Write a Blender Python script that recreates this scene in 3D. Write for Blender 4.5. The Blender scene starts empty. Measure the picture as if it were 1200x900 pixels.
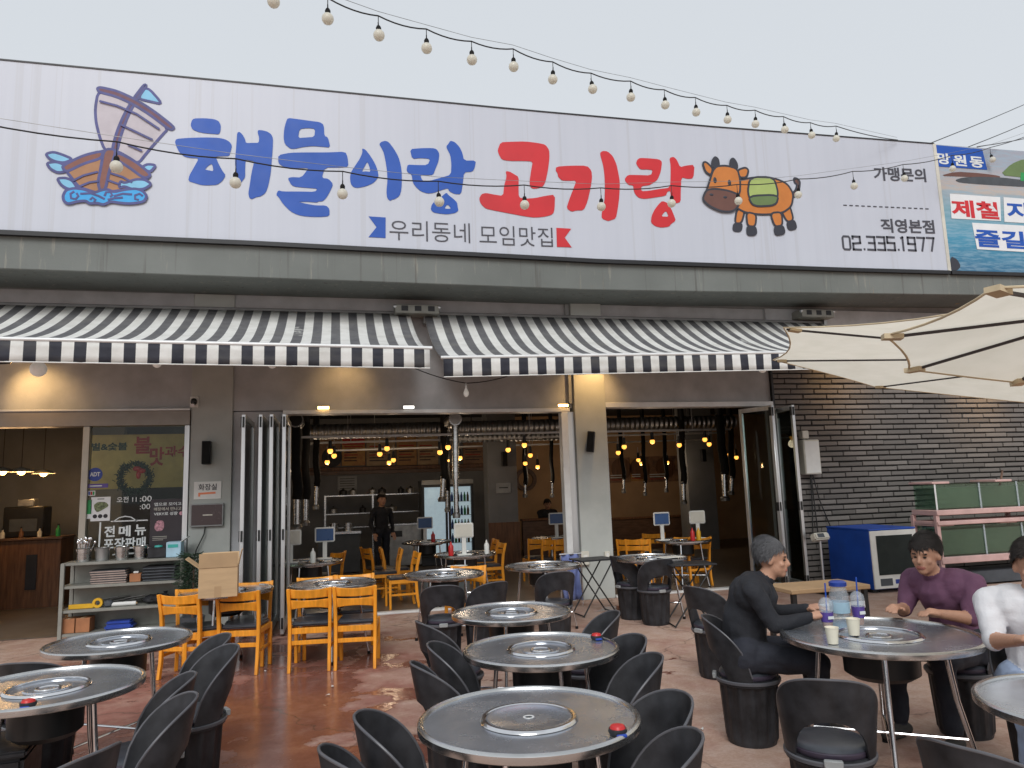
import bpy, bmesh, math, random
import numpy as np
from mathutils import Vector, Matrix
random.seed(7)
R = math.radians
sc = bpy.context.scene
C = sc.collection

# ------------------------------------------------------------------ camera
cam = bpy.data.cameras.new('camera'); cam_o = bpy.data.objects.new('camera', cam); C.objects.link(cam_o)
cam.sensor_fit = 'HORIZONTAL'; cam.sensor_width = 36; cam.lens = 36 * 855.251 / 1200
cam.clip_start = .05; cam.clip_end = 2000
cam_o.matrix_world = Matrix(((0.972235,-0.000060,-0.234006,0.000000),(-0.231582,-0.143817,-0.962126,-10.521756),(-0.033596,0.989604,-0.139838,1.668891),(0,0,0,1)))
sc.camera = cam_o
# ------------------------------------------------------------------ sky, sun, exposure
SUN_EL, SUN_AZ = R(40), R(196)          # azimuth measured from +Y, clockwise (behind the camera, a little left)
w = bpy.data.worlds.new('World'); sc.world = w; w.use_nodes = True
nt = w.node_tree; nt.nodes.clear()
sky = nt.nodes.new('ShaderNodeTexSky'); sky.sky_type = 'NISHITA'; sky.sun_disc = False
sky.sun_elevation = SUN_EL; sky.sun_rotation = SUN_AZ; sky.air_density = 1; sky.dust_density = 4; sky.ozone_density = 1
hs = nt.nodes.new('ShaderNodeHueSaturation'); hs.inputs['Saturation'].default_value = .2
mx = nt.nodes.new('ShaderNodeMix'); mx.data_type = 'RGBA'; mx.inputs[0].default_value = .8
mx.inputs[7].default_value = (7.15, 7.6, 8.1, 1)
bg = nt.nodes.new('ShaderNodeBackground'); bg.inputs['Strength'].default_value = .1
wo = nt.nodes.new('ShaderNodeOutputWorld')
nt.links.new(sky.outputs[0], hs.inputs['Color']); nt.links.new(hs.outputs[0], mx.inputs[6])
nt.links.new(mx.outputs[2], bg.inputs['Color']); nt.links.new(bg.outputs[0], wo.inputs[0])
sl = bpy.data.lights.new('sun', 'SUN'); sl.energy = 1.5; sl.angle = R(30); sl.color = (1, .995, .985)
so = bpy.data.objects.new('sun', sl); C.objects.link(so); so.location = (0, -20, 30)
sd = Vector((math.sin(SUN_AZ) * math.cos(SUN_EL), math.cos(SUN_AZ) * math.cos(SUN_EL), math.sin(SUN_EL)))
so.rotation_euler = sd.to_track_quat('Z', 'Y').to_euler()
vs = sc.view_settings; vs.view_transform = 'Standard'; vs.look = 'None'; vs.exposure = 0.12; vs.gamma = 1; vs.use_curve_mapping = False
sc.render.engine = 'CYCLES'; sc.cycles.use_denoising = True; sc.cycles.max_bounces = 8; sc.cycles.transparent_max_bounces = 16
sc.cycles.sample_clamp_indirect = 6; sc.cycles.caustics_reflective = False; sc.cycles.caustics_refractive = False

# ------------------------------------------------------------------ materials
def S(r, g, b):
    f = lambda v: (v / 255 / 12.92) if v / 255 <= .04045 else ((v / 255 + .055) / 1.055) ** 2.4
    return (f(r), f(g), f(b), 1)
MATS = {}
def newmat(name):
    m = bpy.data.materials.new(name); m.use_nodes = True
    n = m.node_tree; b = n.nodes['Principled BSDF']
    MATS[name] = m
    return m, n, b
def N(n, t, **kw):
    x = n.nodes.new(t)
    for k, v in kw.items():
        if k in x.inputs.keys(): x.inputs[k].default_value = v
        else: setattr(x, k, v)
    return x
def ramp(n, src, stops):
    r = n.nodes.new('ShaderNodeValToRGB'); e = r.color_ramp.elements
    while len(e) < len(stops): e.new(.5)
    for i, (p, c) in enumerate(stops):
        e[i].position = p; e[i].color = c if len(c) == 4 else (*c, 1)
    n.links.new(src, r.inputs[0]); return r
def mixc(n, fac, a, b):
    m = n.nodes.new('ShaderNodeMix'); m.data_type = 'RGBA'
    for i, v in ((0, fac), (6, a), (7, b)):
        if hasattr(v, 'links') or hasattr(v, 'is_linked'): n.links.new(v, m.inputs[i])
        else: m.inputs[i].default_value = v
    return m.outputs[2]
def math_(n, op, a, b=None, clamp=False):
    m = n.nodes.new('ShaderNodeMath'); m.operation = op; m.use_clamp = clamp
    for i, v in ((0, a), (1, b)):
        if v is None: continue
        if hasattr(v, 'is_linked'): n.links.new(v, m.inputs[i])
        else: m.inputs[i].default_value = v
    return m.outputs[0]
def coords(n, scale=(1, 1, 1), kind='Object'):
    tc = n.nodes.new('ShaderNodeTexCoord'); mp = n.nodes.new('ShaderNodeMapping'); mp.inputs['Scale'].default_value = scale
    n.links.new(tc.outputs[kind], mp.inputs[0]); return mp.outputs[0]
def noise(n, vec, scale, detail=4, rough=.55):
    t = N(n, 'ShaderNodeTexNoise', Scale=scale, Detail=detail, Roughness=rough); n.links.new(vec, t.inputs['Vector']); return t.outputs['Fac']
def bump(n, b, h, strength=.2, dist=.01):
    bp = N(n, 'ShaderNodeBump', Strength=strength, Distance=dist); n.links.new(h, bp.inputs['Height']); n.links.new(bp.outputs[0], b.inputs['Normal'])
def mat(name, col, rough=.6, metal=0, var=.12, scale=6, bmp=.0, bscale=60, stretch=(1, 1, 1), emit=None, es=1, spec=None, rvar=.1, rand=0):
    m, n, b = newmat(name)
    v = coords(n, stretch); f = noise(n, v, scale)
    lo = tuple(c * (1 - var * 1.6) for c in col[:3]) + (1,); hi = tuple(min(1, c * (1 + var * 1.2)) for c in col[:3]) + (1,)
    r = ramp(n, f, [(.3, lo), (.7, hi)]); out = r.outputs[0]
    if rand:
        oi = n.nodes.new('ShaderNodeObjectInfo')
        h = N(n, 'ShaderNodeHueSaturation'); n.links.new(out, h.inputs['Color'])
        n.links.new(math_(n, 'ADD', math_(n, 'MULTIPLY', oi.outputs['Random'], rand), 1 - rand / 2), h.inputs['Value']); out = h.outputs[0]
    n.links.new(out, b.inputs['Base Color'])
    b.inputs['Metallic'].default_value = metal
    f2 = noise(n, v, scale * 2.7, 3)
    rr = math_(n, 'ADD', math_(n, 'MULTIPLY', f2, rvar * 2), max(.02, rough - rvar)); n.links.new(rr, b.inputs['Roughness'])
    if bmp: bump(n, b, noise(n, v, bscale, 3), bmp)
    if emit: b.inputs['Emission Color'].default_value = emit; b.inputs['Emission Strength'].default_value = es
    if spec is not None: b.inputs['Specular IOR Level'].default_value = spec
    return m
# painted / plastered walls
mat('wall_grey', (.44, .455, .47), .8, var=.1, scale=3, bmp=.25, bscale=90)
mat('pillar_grey', (.44, .46, .435), .75, var=.07, scale=2.5, bmp=.12, bscale=80)
mat('soffit', (.24, .245, .245), .8, var=.15, scale=2)
mat('dark_ceiling', (.018, .018, .018), .9)
mat('wall_dark', (.20, .206, .215), .85, var=.1, scale=2)
mat('wall_orange', (.50, .31, .17), .8, var=.08, scale=2)
mat('wood_dark', (.16, .07, .03), .5, var=.3, scale=4, stretch=(6, 1, .6))
mat('wood_brown', (.12, .065, .04), .45, var=.3, scale=4, stretch=(1, 1, 5))
mat('chair_wood', (.82, .32, .026), .36, var=.13, scale=5, stretch=(7, 2, 1.2), rand=.12)
mat('alu', (.62, .63, .63), .35, metal=.85, var=.08, scale=2, stretch=(8, 8, .4))
mat('alu_white', (.72, .73, .72), .45, metal=.2, var=.05)
mat('steel', (.58, .58, .57), .26, metal=1, var=.12, scale=4, stretch=(1, 1, 4))
mat('chrome', (.72, .72, .73), .14, metal=1, var=.1, scale=9)
mat('dull_steel', (.36, .36, .35), .45, metal=.9, var=.2, scale=5)
mat('black_plastic', (.026, .0265, .03), .45, var=.35, scale=9, spec=.35, rvar=.1, bmp=.05, bscale=200)
mat('black_rim', (.09, .09, .1), .35, var=.1)
mat('cushion', (.05, .055, .066), .34, var=.25, scale=5, bmp=.12, bscale=14)
mat('seat_band', (.05, .04, .06), .4)
mat('black_metal', (.02, .02, .02), .4, metal=.3)
mat('rubber_black', (.012, .012, .012), .85, spec=.2)
mat('white_plastic', (.72, .72, .68), .4, var=.04)
mat('grey_plastic', (.3, .31, .31), .45)
mat('cream_plastic', (.62, .60, .52), .45, var=.08)
mat('shelf_metal', (.27, .27, .24), .5, metal=.2, var=.1)
mat('cardboard', (.50, .34, .19), .8, var=.08, scale=4, bmp=.06, bscale=40, stretch=(1, 1, 5))
mat('cardboard_flap', (.40, .26, .14), .8, var=.08, scale=4)
mat('red_plastic', (.55, .02, .02), .35)
mat('yellow_plastic', (.75, .42, .02), .4)
mat('blue_plastic', (.02, .06, .35), .35)
mat('blue_panel', (.012, .075, .42), .42, var=.12, scale=3)
mat('bluescreen', (.03, .09, .24), .3)
mat('blue_cloth', (.16, .2, .42), .8, bmp=.3, bscale=30)
mat('paper', (.75, .75, .72), .7, var=.04)
mat('paper_cup', (.8, .76, .62), .6, var=.03)
mat('rib_metal', (.03, .02, .022), .45)
mat('strap_cloth', (.6, .5, .33), .8)
mat('dark_glass', (.02, .026, .024), .6, spec=.2)
mat('pink_frame', (.58, .38, .35), .5, var=.08)
mat('mullion_metal', (.42, .39, .33), .4, metal=.3, var=.05)
mat('lintel_bronze', (.26, .23, .20), .4, metal=.3, var=.06)
mat('mortar', (.022, .02, .019), .9)
mat('cord_black', (.012, .012, .012), .5)
mat('sticker_blue', (.02, .05, .3), .4); mat('sticker_purple', (.1, .06, .3), .4); mat('sticker_green', (.02, .3, .08), .5)
mat('sticker_white', (.75, .77, .78), .5, var=.03)
mat('poster_dark', (.032, .024, .03), .5); mat('ink_dark', (.02, .02, .025), .6); mat('ink_white', (.72, .76, .76), .6, var=.03)
mat('ink_red', (.45, .03, .02), .6); mat('ink_orange', (.8, .25, .12), .6)
mat('pink_print', (.5, .25, .3), .6, var=.5, scale=30)
mat('food_print', (.16, .2, .1), .6, var=.5, scale=40)
mat('pine', (.02, .045, .022), .7, var=.4, scale=20)
mat('yellow_board', (.62, .45, .14), .7, var=.1)
mat('pink_paper', (.42, .33, .3), .8, var=.1); mat('slate', (.06, .068, .078), .5)
mat('terracotta', (.38, .16, .07), .7)
mat('teal', (.05, .45, .4), .5); mat('carton_blue', (.42, .62, .75), .5, var=.1)
mat('pink_stack', (.4, .31, .27), .7, var=.15)
# sign colours
mat('sign_blue', (.004, .078, .42), .5, var=.06, scale=2); mat('sign_red', (.58, .016, .024), .5, var=.06, scale=2)
mat('sign_ink', (.06, .06, .075), .5, var=.05); mat('sign_outline', (.055, .06, .22), .5)
for k_, c_ in dict(sail=(.5, .46, .5), skyblue=(.2, .5, .72), plum=(.13, .04, .07), tan=(.36, .17, .07), brick=(.2, .065, .045), wave=(.03, .36, .75), ochre=(.56, .19, .035), bark=(.14, .06, .045), ink=(.03, .032, .045), leaf=(.36, .46, .14), moss=(.13, .2, .07)).items():
    mat('art_' + k_, c_, .5, var=.05)
mat('black_frame', (.012, .012, .014), .45)
mat('bulb_on', (.9, .5, .15), .3, emit=(1, .42, .07, 1), es=2.0)
mat('bulb_white', (.82, .81, .76), .3, emit=(1, .96, .88, 1), es=.12)
mat('lamp_warm', (.9, .6, .2), .3, emit=(1, .55, .15, 1), es=14)
mat('lamp_white', (.9, .9, .85), .3, emit=(1, .97, .9, 1), es=3)
mat('fridge_light', (.7, .75, .78), .4, emit=(.75, .85, 1, 1), es=.4)
mat('screen_dark', (.03, .022, .024), .25, emit=(.25, .14, .13, 1), es=.06)
# people
for k_, c_ in dict(skin=(.48, .26, .17), navy=(.014, .015, .02), purple=(.14, .06, .11), white_cloth=(.66, .66, .68), grey_cloth=(.2, .2, .2), dark_trouser=(.02, .022, .032), blue_cloth2=(.32, .4, .55), hair=(.018, .014, .012), cap_grey=(.2, .22, .32), shoe=(.05, .045, .04), lip=(.36, .13, .1), eye=(.02, .015, .012), lilac=(.32, .28, .36), hair_grey=(.09, .09, .095)).items():
    mat('p_' + k_, c_, .5 if k_ == 'skin' else .85, var=.06, scale=9, bmp=.25, bscale=90)

def special():
    # main sign vinyl: white sheet with faint vertical seams and dirt runs
    m, n, b = newmat('sign_vinyl'); v = coords(n)
    st = noise(n, coords(n, (5, 1, .12)), 1.6, 5); big = noise(n, v, .6, 3)
    c1 = ramp(n, st, [(.3, (.52, .55, .62)), (.62, (.545, .575, .645))])
    c2 = mixc(n, math_(n, 'MULTIPLY', big, .3), c1.outputs[0], (.49, .52, .59, 1))
    ln = noise(n, coords(n, (3.2, 1, .02)), 2.3, 2, .3); c2 = mixc(n, ramp(n, ln, [(.60, (0, 0, 0)), (.63, (.3, .3, .3)), (.66, (0, 0, 0))]).outputs[0], c2, (.42, .42, .43, 1))
    n.links.new(c2, b.inputs['Base Color']); b.inputs['Roughness'].default_value = .38
    sp = n.nodes.new('ShaderNodeSeparateXYZ'); n.links.new(v, sp.inputs[0])
    fr = math_(n, 'FRACT', math_(n, 'MULTIPLY', sp.outputs[0], 1 / 1.22)); seam = math_(n, 'LESS_THAN', fr, .008)
    h = math_(n, 'SUBTRACT', noise(n, coords(n, (.5, 1, .25)), 2, 2), math_(n, 'MULTIPLY', seam, .15)); bump(n, b, h, .25, .02)
    # concrete fascia with water stains
    m, n, b = newmat('fascia'); v = coords(n)
    st = noise(n, coords(n, (5, 5, .5)), 2, 6, .7); f = noise(n, v, .7, 4)
    base = ramp(n, f, [(.3, (.125, .137, .127)), (.7, (.18, .195, .182))])
    stained = mixc(n, ramp(n, st, [(.58, (0, 0, 0)), (.70, (.75, .75, .75))]).outputs[0], base.outputs[0], (.30, .285, .235, 1))
    st2 = noise(n, coords(n, (9, 9, .25)), 1.3, 5, .6)
    dk = mixc(n, ramp(n, st2, [(.6, (0, 0, 0)), (.70, (.75, .75, .75))]).outputs[0], stained, (.09, .085, .075, 1))
    ru = noise(n, coords(n, (2.5, 2.5, .15)), 2.2, 4, .6)
    rs = mixc(n, ramp(n, ru, [(.7, (0, 0, 0)), (.76, (.75, .75, .75))]).outputs[0], dk, (.36, .22, .09, 1))
    n.links.new(rs, b.inputs['Base Color']); b.inputs['Roughness'].default_value = .7; bump(n, b, noise(n, v, 40, 4), .2)
    # striped awning canvas (stripes printed along the run of cloth); the top is sun-bleached, the valance is not
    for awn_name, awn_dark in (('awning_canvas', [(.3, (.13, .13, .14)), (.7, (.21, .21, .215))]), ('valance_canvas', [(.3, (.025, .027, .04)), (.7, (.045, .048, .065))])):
        m, n, b = newmat(awn_name); v = coords(n)
        sp = n.nodes.new('ShaderNodeSeparateXYZ'); n.links.new(v, sp.inputs[0])
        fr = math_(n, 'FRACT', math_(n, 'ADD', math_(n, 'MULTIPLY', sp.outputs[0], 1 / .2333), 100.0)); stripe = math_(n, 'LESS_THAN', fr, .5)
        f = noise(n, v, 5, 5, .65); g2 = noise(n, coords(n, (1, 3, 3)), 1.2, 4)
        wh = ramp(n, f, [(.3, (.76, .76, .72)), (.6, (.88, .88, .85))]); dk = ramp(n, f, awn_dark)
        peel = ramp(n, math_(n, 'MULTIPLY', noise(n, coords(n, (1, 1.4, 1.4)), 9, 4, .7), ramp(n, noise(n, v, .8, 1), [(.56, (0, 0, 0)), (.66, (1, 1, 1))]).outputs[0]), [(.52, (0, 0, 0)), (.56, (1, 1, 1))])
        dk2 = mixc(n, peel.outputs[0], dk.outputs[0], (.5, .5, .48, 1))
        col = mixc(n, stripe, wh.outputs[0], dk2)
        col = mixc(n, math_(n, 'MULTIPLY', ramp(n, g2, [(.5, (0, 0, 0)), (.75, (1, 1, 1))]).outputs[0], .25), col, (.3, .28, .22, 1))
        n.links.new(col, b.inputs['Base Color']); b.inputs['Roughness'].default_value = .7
        bump(n, b, noise(n, v, 7, 3), .25, .02)
        tl = n.nodes.new('ShaderNodeBsdfTranslucent'); n.links.new(col, tl.inputs[0]); ms = n.nodes.new('ShaderNodeMixShader'); ms.inputs[0].default_value = .24
        o = n.nodes['Material Output']; n.links.new(b.outputs[0], ms.inputs[1]); n.links.new(tl.outputs[0], ms.inputs[2]); n.links.new(ms.outputs[0], o.inputs[0])
    # terrace floor: worn red coating over pale concrete, wet in places
    m, n, b = newmat('terrace'); v = coords(n)
    sp = n.nodes.new('ShaderNodeSeparateXYZ'); n.links.new(v, sp.inputs[0]); x, y = sp.outputs[0], sp.outputs[1]
    def blob(cx, cy, rx, ry):
        dx = math_(n, 'DIVIDE', math_(n, 'SUBTRACT', x, cx), rx); dy = math_(n, 'DIVIDE', math_(n, 'SUBTRACT', y, cy), ry)
        d = math_(n, 'SQRT', math_(n, 'ADD', math_(n, 'MULTIPLY', dx, dx), math_(n, 'MULTIPLY', dy, dy)))
        return math_(n, 'SUBTRACT', 1, d)
    big = noise(n, coords(n, (1, 1.3, 1)), 1.1, 6, .62); mid = noise(n, v, 5.5, 6, .65); fine = noise(n, v, 45, 5, .7)
    wetb = math_(n, 'MAXIMUM', blob(-.5, -4.0, 1.35, 1.8), math_(n, 'MAXIMUM', blob(-.9, -1.9, 1.6, 1.5), math_(n, 'MAXIMUM', blob(-.2, -5.3, .95, .8), blob(3.9, -.9, .5, .25))))
    wet_s = math_(n, 'ADD', math_(n, 'MULTIPLY', wetb, .6), math_(n, 'MULTIPLY', math_(n, 'SUBTRACT', big, .5), 2.6))
    wet_s = math_(n, 'ADD', wet_s, math_(n, 'MULTIPLY', math_(n, 'SUBTRACT', mid, .5), .5))
    wet = ramp(n, wet_s, [(.08, (0, 0, 0)), (.2, (1, 1, 1))]).outputs[0]
    spots = ramp(n, math_(n, 'ADD', math_(n, 'MULTIPLY', blob(2.2, -3.9, 1.2, .55), .25), noise(n, coords(n, (1, 1.8, 1)), 2.3, 5, .6)), [(.63, (0, 0, 0)), (.67, (1, 1, 1))]).outputs[0]
    wet_all = math_(n, 'MAXIMUM', wet, spots, True)
    worn = ramp(n, math_(n, 'ADD', mid, math_(n, 'MULTIPLY', math_(n, 'SUBTRACT', fine, .5), .5)), [(.38, (.45, .295, .22)), (.58, (.505, .355, .285)), (.8, (.55, .425, .365))]).outputs[0]
    red = ramp(n, mid, [(.3, (.22, .076, .056)), (.55, (.30, .118, .088)), (.72, (.38, .19, .145))]).outputs[0]
    dry = mixc(n, ramp(n, math_(n, 'ADD', noise(n, v, 1.9, 6, .65), math_(n, 'MULTIPLY', math_(n, 'MAXIMUM', blob(-.9, -3.6, 2.9, 3.4), 0), .42)), [(.48, (0, 0, 0)), (.8, (.9, .9, .9))]).outputs[0], worn, red)
    scuff = ramp(n, noise(n, coords(n, (1, 3, 1)), 6, 5, .75), [(.66, (0, 0, 0)), (.72, (.8, .8, .8))]).outputs[0]
    wetc = mixc(n, scuff, mixc(n, .9, worn, red), (.42, .35, .28, 1))
    dark = N(n, 'ShaderNodeHueSaturation', Value=.74, Saturation=1.08); n.links.new(wetc, dark.inputs['Color'])
    col = mixc(n, wet_all, dry, dark.outputs[0])
    vo = N(n, 'ShaderNodeTexVoronoi', Scale=.42, feature='DISTANCE_TO_EDGE'); wv = n.nodes.new('ShaderNodeVectorMath'); wv.operation = 'ADD'; tn = N(n, 'ShaderNodeTexNoise', Scale=2.5, Detail=5); n.links.new(v, tn.inputs['Vector']); n.links.new(v, wv.inputs[0]); sv = n.nodes.new('ShaderNodeVectorMath'); sv.operation = 'SCALE'; sv.inputs['Scale'].default_value = .5; n.links.new(tn.outputs['Color'], sv.inputs[0]); n.links.new(sv.outputs[0], wv.inputs[1]); n.links.new(wv.outputs[0], vo.inputs['Vector'])
    crack = ramp(n, vo.outputs['Distance'], [(.0, (.65, .65, .65)), (.006, (0, 0, 0))]).outputs[0]; col = mixc(n, crack, col, (.1, .06, .045, 1))
    gr = ramp(n, fine, [(.35, (.72, .72, .72)), (.6, (1, 1, 1))]).outputs[0]
    mu = n.nodes.new('ShaderNodeMix'); mu.data_type = 'RGBA'; mu.blend_type = 'MULTIPLY'; mu.inputs[0].default_value = .4
    n.links.new(col, mu.inputs[6]); n.links.new(gr, mu.inputs[7]); n.links.new(mu.outputs[2], b.inputs['Base Color'])
    rgh = math_(n, 'SUBTRACT', .78, math_(n, 'MULTIPLY', wet_all, math_(n, 'ADD', .42, math_(n, 'MULTIPLY', mid, .42))), True); n.links.new(rgh, b.inputs['Roughness'])
    bump(n, b, math_(n, 'MULTIPLY', math_(n, 'ADD', fine, math_(n, 'MULTIPLY', mid, 2)), math_(n, 'SUBTRACT', 1, math_(n, 'MULTIPLY', wet_all, .7))), .3, .006)
    # interior floor
    m, n, b = newmat('inner_floor'); v = coords(n); f = noise(n, v, 3, 5)
    n.links.new(ramp(n, f, [(.3, (.10, .08, .062)), (.7, (.15, .12, .095))]).outputs[0], b.inputs['Base Color']); b.inputs['Roughness'].default_value = .35
    # worn stainless table top
    m, n, b = newmat('table_steel'); v = coords(n); oi = n.nodes.new('ShaderNodeObjectInfo')
    va = n.nodes.new('ShaderNodeVectorMath'); va.operation = 'ADD'; n.links.new(v, va.inputs[0]); n.links.new(oi.outputs['Random'], va.inputs[1]); v2 = va.outputs[0]
    f = noise(n, v2, 4, 5, .6); f2 = noise(n, v2, 18, 4, .7); br = noise(n, v2, 3, 2)
    n.links.new(ramp(n, f, [(.25, (.34, .37, .42)), (.5, (.47, .505, .56)), (.75, (.60, .64, .70))]).outputs[0], b.inputs['Base Color'])
    b.inputs['Metallic'].default_value = .82
    n.links.new(ramp(n, math_(n, 'ADD', math_(n, 'MULTIPLY', f2, .5), math_(n, 'MULTIPLY', br, .5)), [(.25, (.17, .17, .17)), (.55, (.27, .27, .27)), (.8, (.38, .38, .38))]).outputs[0], b.inputs['Roughness'])
    bump(n, b, noise(n, v2, 5, 2), .025, .01)
    # brick
    m, n, b = newmat('brick'); v = coords(n); oi = n.nodes.new('ShaderNodeObjectInfo')
    va = n.nodes.new('ShaderNodeVectorMath'); va.operation = 'ADD'; n.links.new(v, va.inputs[0])
    sc_ = math_(n, 'MULTIPLY', oi.outputs['Random'], 50); n.links.new(sc_, va.inputs[1])
    f = noise(n, va.outputs[0], 9, 5, .6)
    base = ramp(n, oi.outputs['Random'], [(0, (.12, .11, .10)), (.5, (.17, .155, .142)), (1, (.225, .205, .187))]).outputs[0]
    n.links.new(mixc(n, math_(n, 'MULTIPLY', f, .5), base, (.11, .10, .094, 1)), b.inputs['Base Color']); b.inputs['Roughness'].default_value = .85
    bump(n, b, noise(n, va.outputs[0], 60, 4), .35, .01)
    # glass pane: clear with mirror reflection at grazing angles
    for nm, tint, amt in (('glass', (.88, .93, .91, 1), 1.3), ('tank_glass', (.80, .90, .84, 1), 1.3)):
        m = bpy.data.materials.new(nm); m.use_nodes = True; n = m.node_tree; n.nodes.clear(); MATS[nm] = m
        tr = N(n, 'ShaderNodeBsdfTransparent', Color=tint); gl = N(n, 'ShaderNodeBsdfGlossy', Roughness=.02); fr = N(n, 'ShaderNodeFresnel', IOR=amt)
        ms = n.nodes.new('ShaderNodeMixShader'); o = n.nodes.new('ShaderNodeOutputMaterial')
        n.links.new(fr.outputs[0], ms.inputs[0]); n.links.new(tr.outputs[0], ms.inputs[1]); n.links.new(gl.outputs[0], ms.inputs[2]); n.links.new(ms.outputs[0], o.inputs[0])
    m = bpy.data.materials.new('cup_plastic'); m.use_nodes = True; n = m.node_tree; n.nodes.clear(); MATS['cup_plastic'] = m
    tr = N(n, 'ShaderNodeBsdfTransparent', Color=(.9, .94, .97, 1)); df = N(n, 'ShaderNodeBsdfPrincipled', Roughness=.15); df.inputs['Base Color'].default_value = (.75, .8, .85, 1); ms = n.nodes.new('ShaderNodeMixShader'); ms.inputs[0].default_value = .28; o = n.nodes.new('ShaderNodeOutputMaterial'); n.links.new(tr.outputs[0], ms.inputs[1]); n.links.new(df.outputs[0], ms.inputs[2]); n.links.new(ms.outputs[0], o.inputs[0])
    # parasol cloth: light passes through
    m, n, b = newmat('parasol_cloth'); v = coords(n); f = noise(n, v, 4, 4)
    cr = ramp(n, f, [(.3, (.80, .755, .64)), (.7, (.88, .83, .72))]); n.links.new(cr.outputs[0], b.inputs['Base Color']); b.inputs['Roughness'].default_value = .8
    tl = n.nodes.new('ShaderNodeBsdfTranslucent'); n.links.new(cr.outputs[0], tl.inputs[0]); ms = n.nodes.new('ShaderNodeMixShader'); ms.inputs[0].default_value = .65
    o = n.nodes['Material Output']; n.links.new(b.outputs[0], ms.inputs[1]); n.links.new(tl.outputs[0], ms.inputs[2]); n.links.new(ms.outputs[0], o.inputs[0])
    m, n, b = newmat('bulb_glass'); b.inputs['Base Color'].default_value = (.84, .83, .74, 1); b.inputs['Roughness'].default_value = .2
    tl = n.nodes.new('ShaderNodeBsdfTranslucent'); tl.inputs[0].default_value = (.9, .88, .8, 1); ms = n.nodes.new('ShaderNodeMixShader'); ms.inputs[0].default_value = .5
    o = n.nodes['Material Output']; n.links.new(b.outputs[0], ms.inputs[1]); n.links.new(tl.outputs[0], ms.inputs[2]); n.links.new(ms.outputs[0], o.inputs[0])
    # printed sea photograph on the banner
    m, n, b = newmat('sea_print'); v = coords(n); sp = n.nodes.new('ShaderNodeSeparateXYZ'); n.links.new(v, sp.inputs[0])
    z = math_(n, 'ADD', sp.outputs[2], math_(n, 'MULTIPLY', math_(n, 'SUBTRACT', noise(n, coords(n, (.5, 1, 4)), 5, 6, .7), .5), .34))
    zz = math_(n, 'DIVIDE', math_(n, 'SUBTRACT', z, 4.95), 2.0)
    r = ramp(n, zz, [(0, (.02, .13, .25)), (.3, (.06, .28, .42)), (.55, (.2, .36, .42)), (.68, (.32, .38, .42)), (.72, (.5, .42, .36)), (.85, (.42, .40, .42)), (1, (.34, .36, .42))])
    wv = noise(n, coords(n, (1.2, 1, 9)), 3, 5, .65); n.links.new(mixc(n, ramp(n, wv, [(.42, (0, 0, 0)), (.62, (.5, .5, .5))]).outputs[0], r.outputs[0], (.30, .45, .55, 1)), b.inputs['Base Color']); b.inputs['Roughness'].default_value = .45
    # window banner inside the pane / printed menu panels
    for nm, a, c2 in (('menu_beige', (.5, .36, .2), (.36, .22, .12)), ('menu_yellow', (.55, .32, .08), (.42, .16, .05)), ('menu_orange', (.5, .26, .08), (.36, .18, .06)), ('menu_food', (.2, .1, .06), (.36, .2, .1)), ('mural', (.12, .07, .05), (.36, .19, .1))):
        m, n, b = newmat(nm); f = noise(n, coords(n), 5, 5, .7)
        n.links.new(ramp(n, f, [(.38, (*a, 1)), (.62, (*c2, 1))]).outputs[0], b.inputs['Base Color']); b.inputs['Roughness'].default_value = .5
    # corrugated duct
    m, n, b = newmat('duct_metal'); v = coords(n); sp = n.nodes.new('ShaderNodeSeparateXYZ'); n.links.new(v, sp.inputs[0])
    b.inputs['Base Color'].default_value = (.42, .43, .44, 1); b.inputs['Metallic'].default_value = .9; b.inputs['Roughness'].default_value = .4
    bump(n, b, math_(n, 'SINE', math_(n, 'MULTIPLY', sp.outputs[0], 60)), .8, .02)
    m, n, b = newmat('tank_water'); f = noise(n, coords(n), 2.5, 4); cr = ramp(n, f, [(.35, (.30, .33, .29)), (.65, (.40, .41, .36))]); n.links.new(cr.outputs[0], b.inputs['Base Color']); b.inputs['Roughness'].default_value = .3
    tr = N(n, 'ShaderNodeBsdfTransparent', Color=(.70, .80, .72, 1)); ms = n.nodes.new('ShaderNodeMixShader'); ms.inputs[0].default_value = .5; o = n.nodes['Material Output']; n.links.new(b.outputs[0], ms.inputs[1]); n.links.new(tr.outputs[0], ms.inputs[2]); n.links.new(ms.outputs[0], o.inputs[0])
special()
M = MATS

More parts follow.
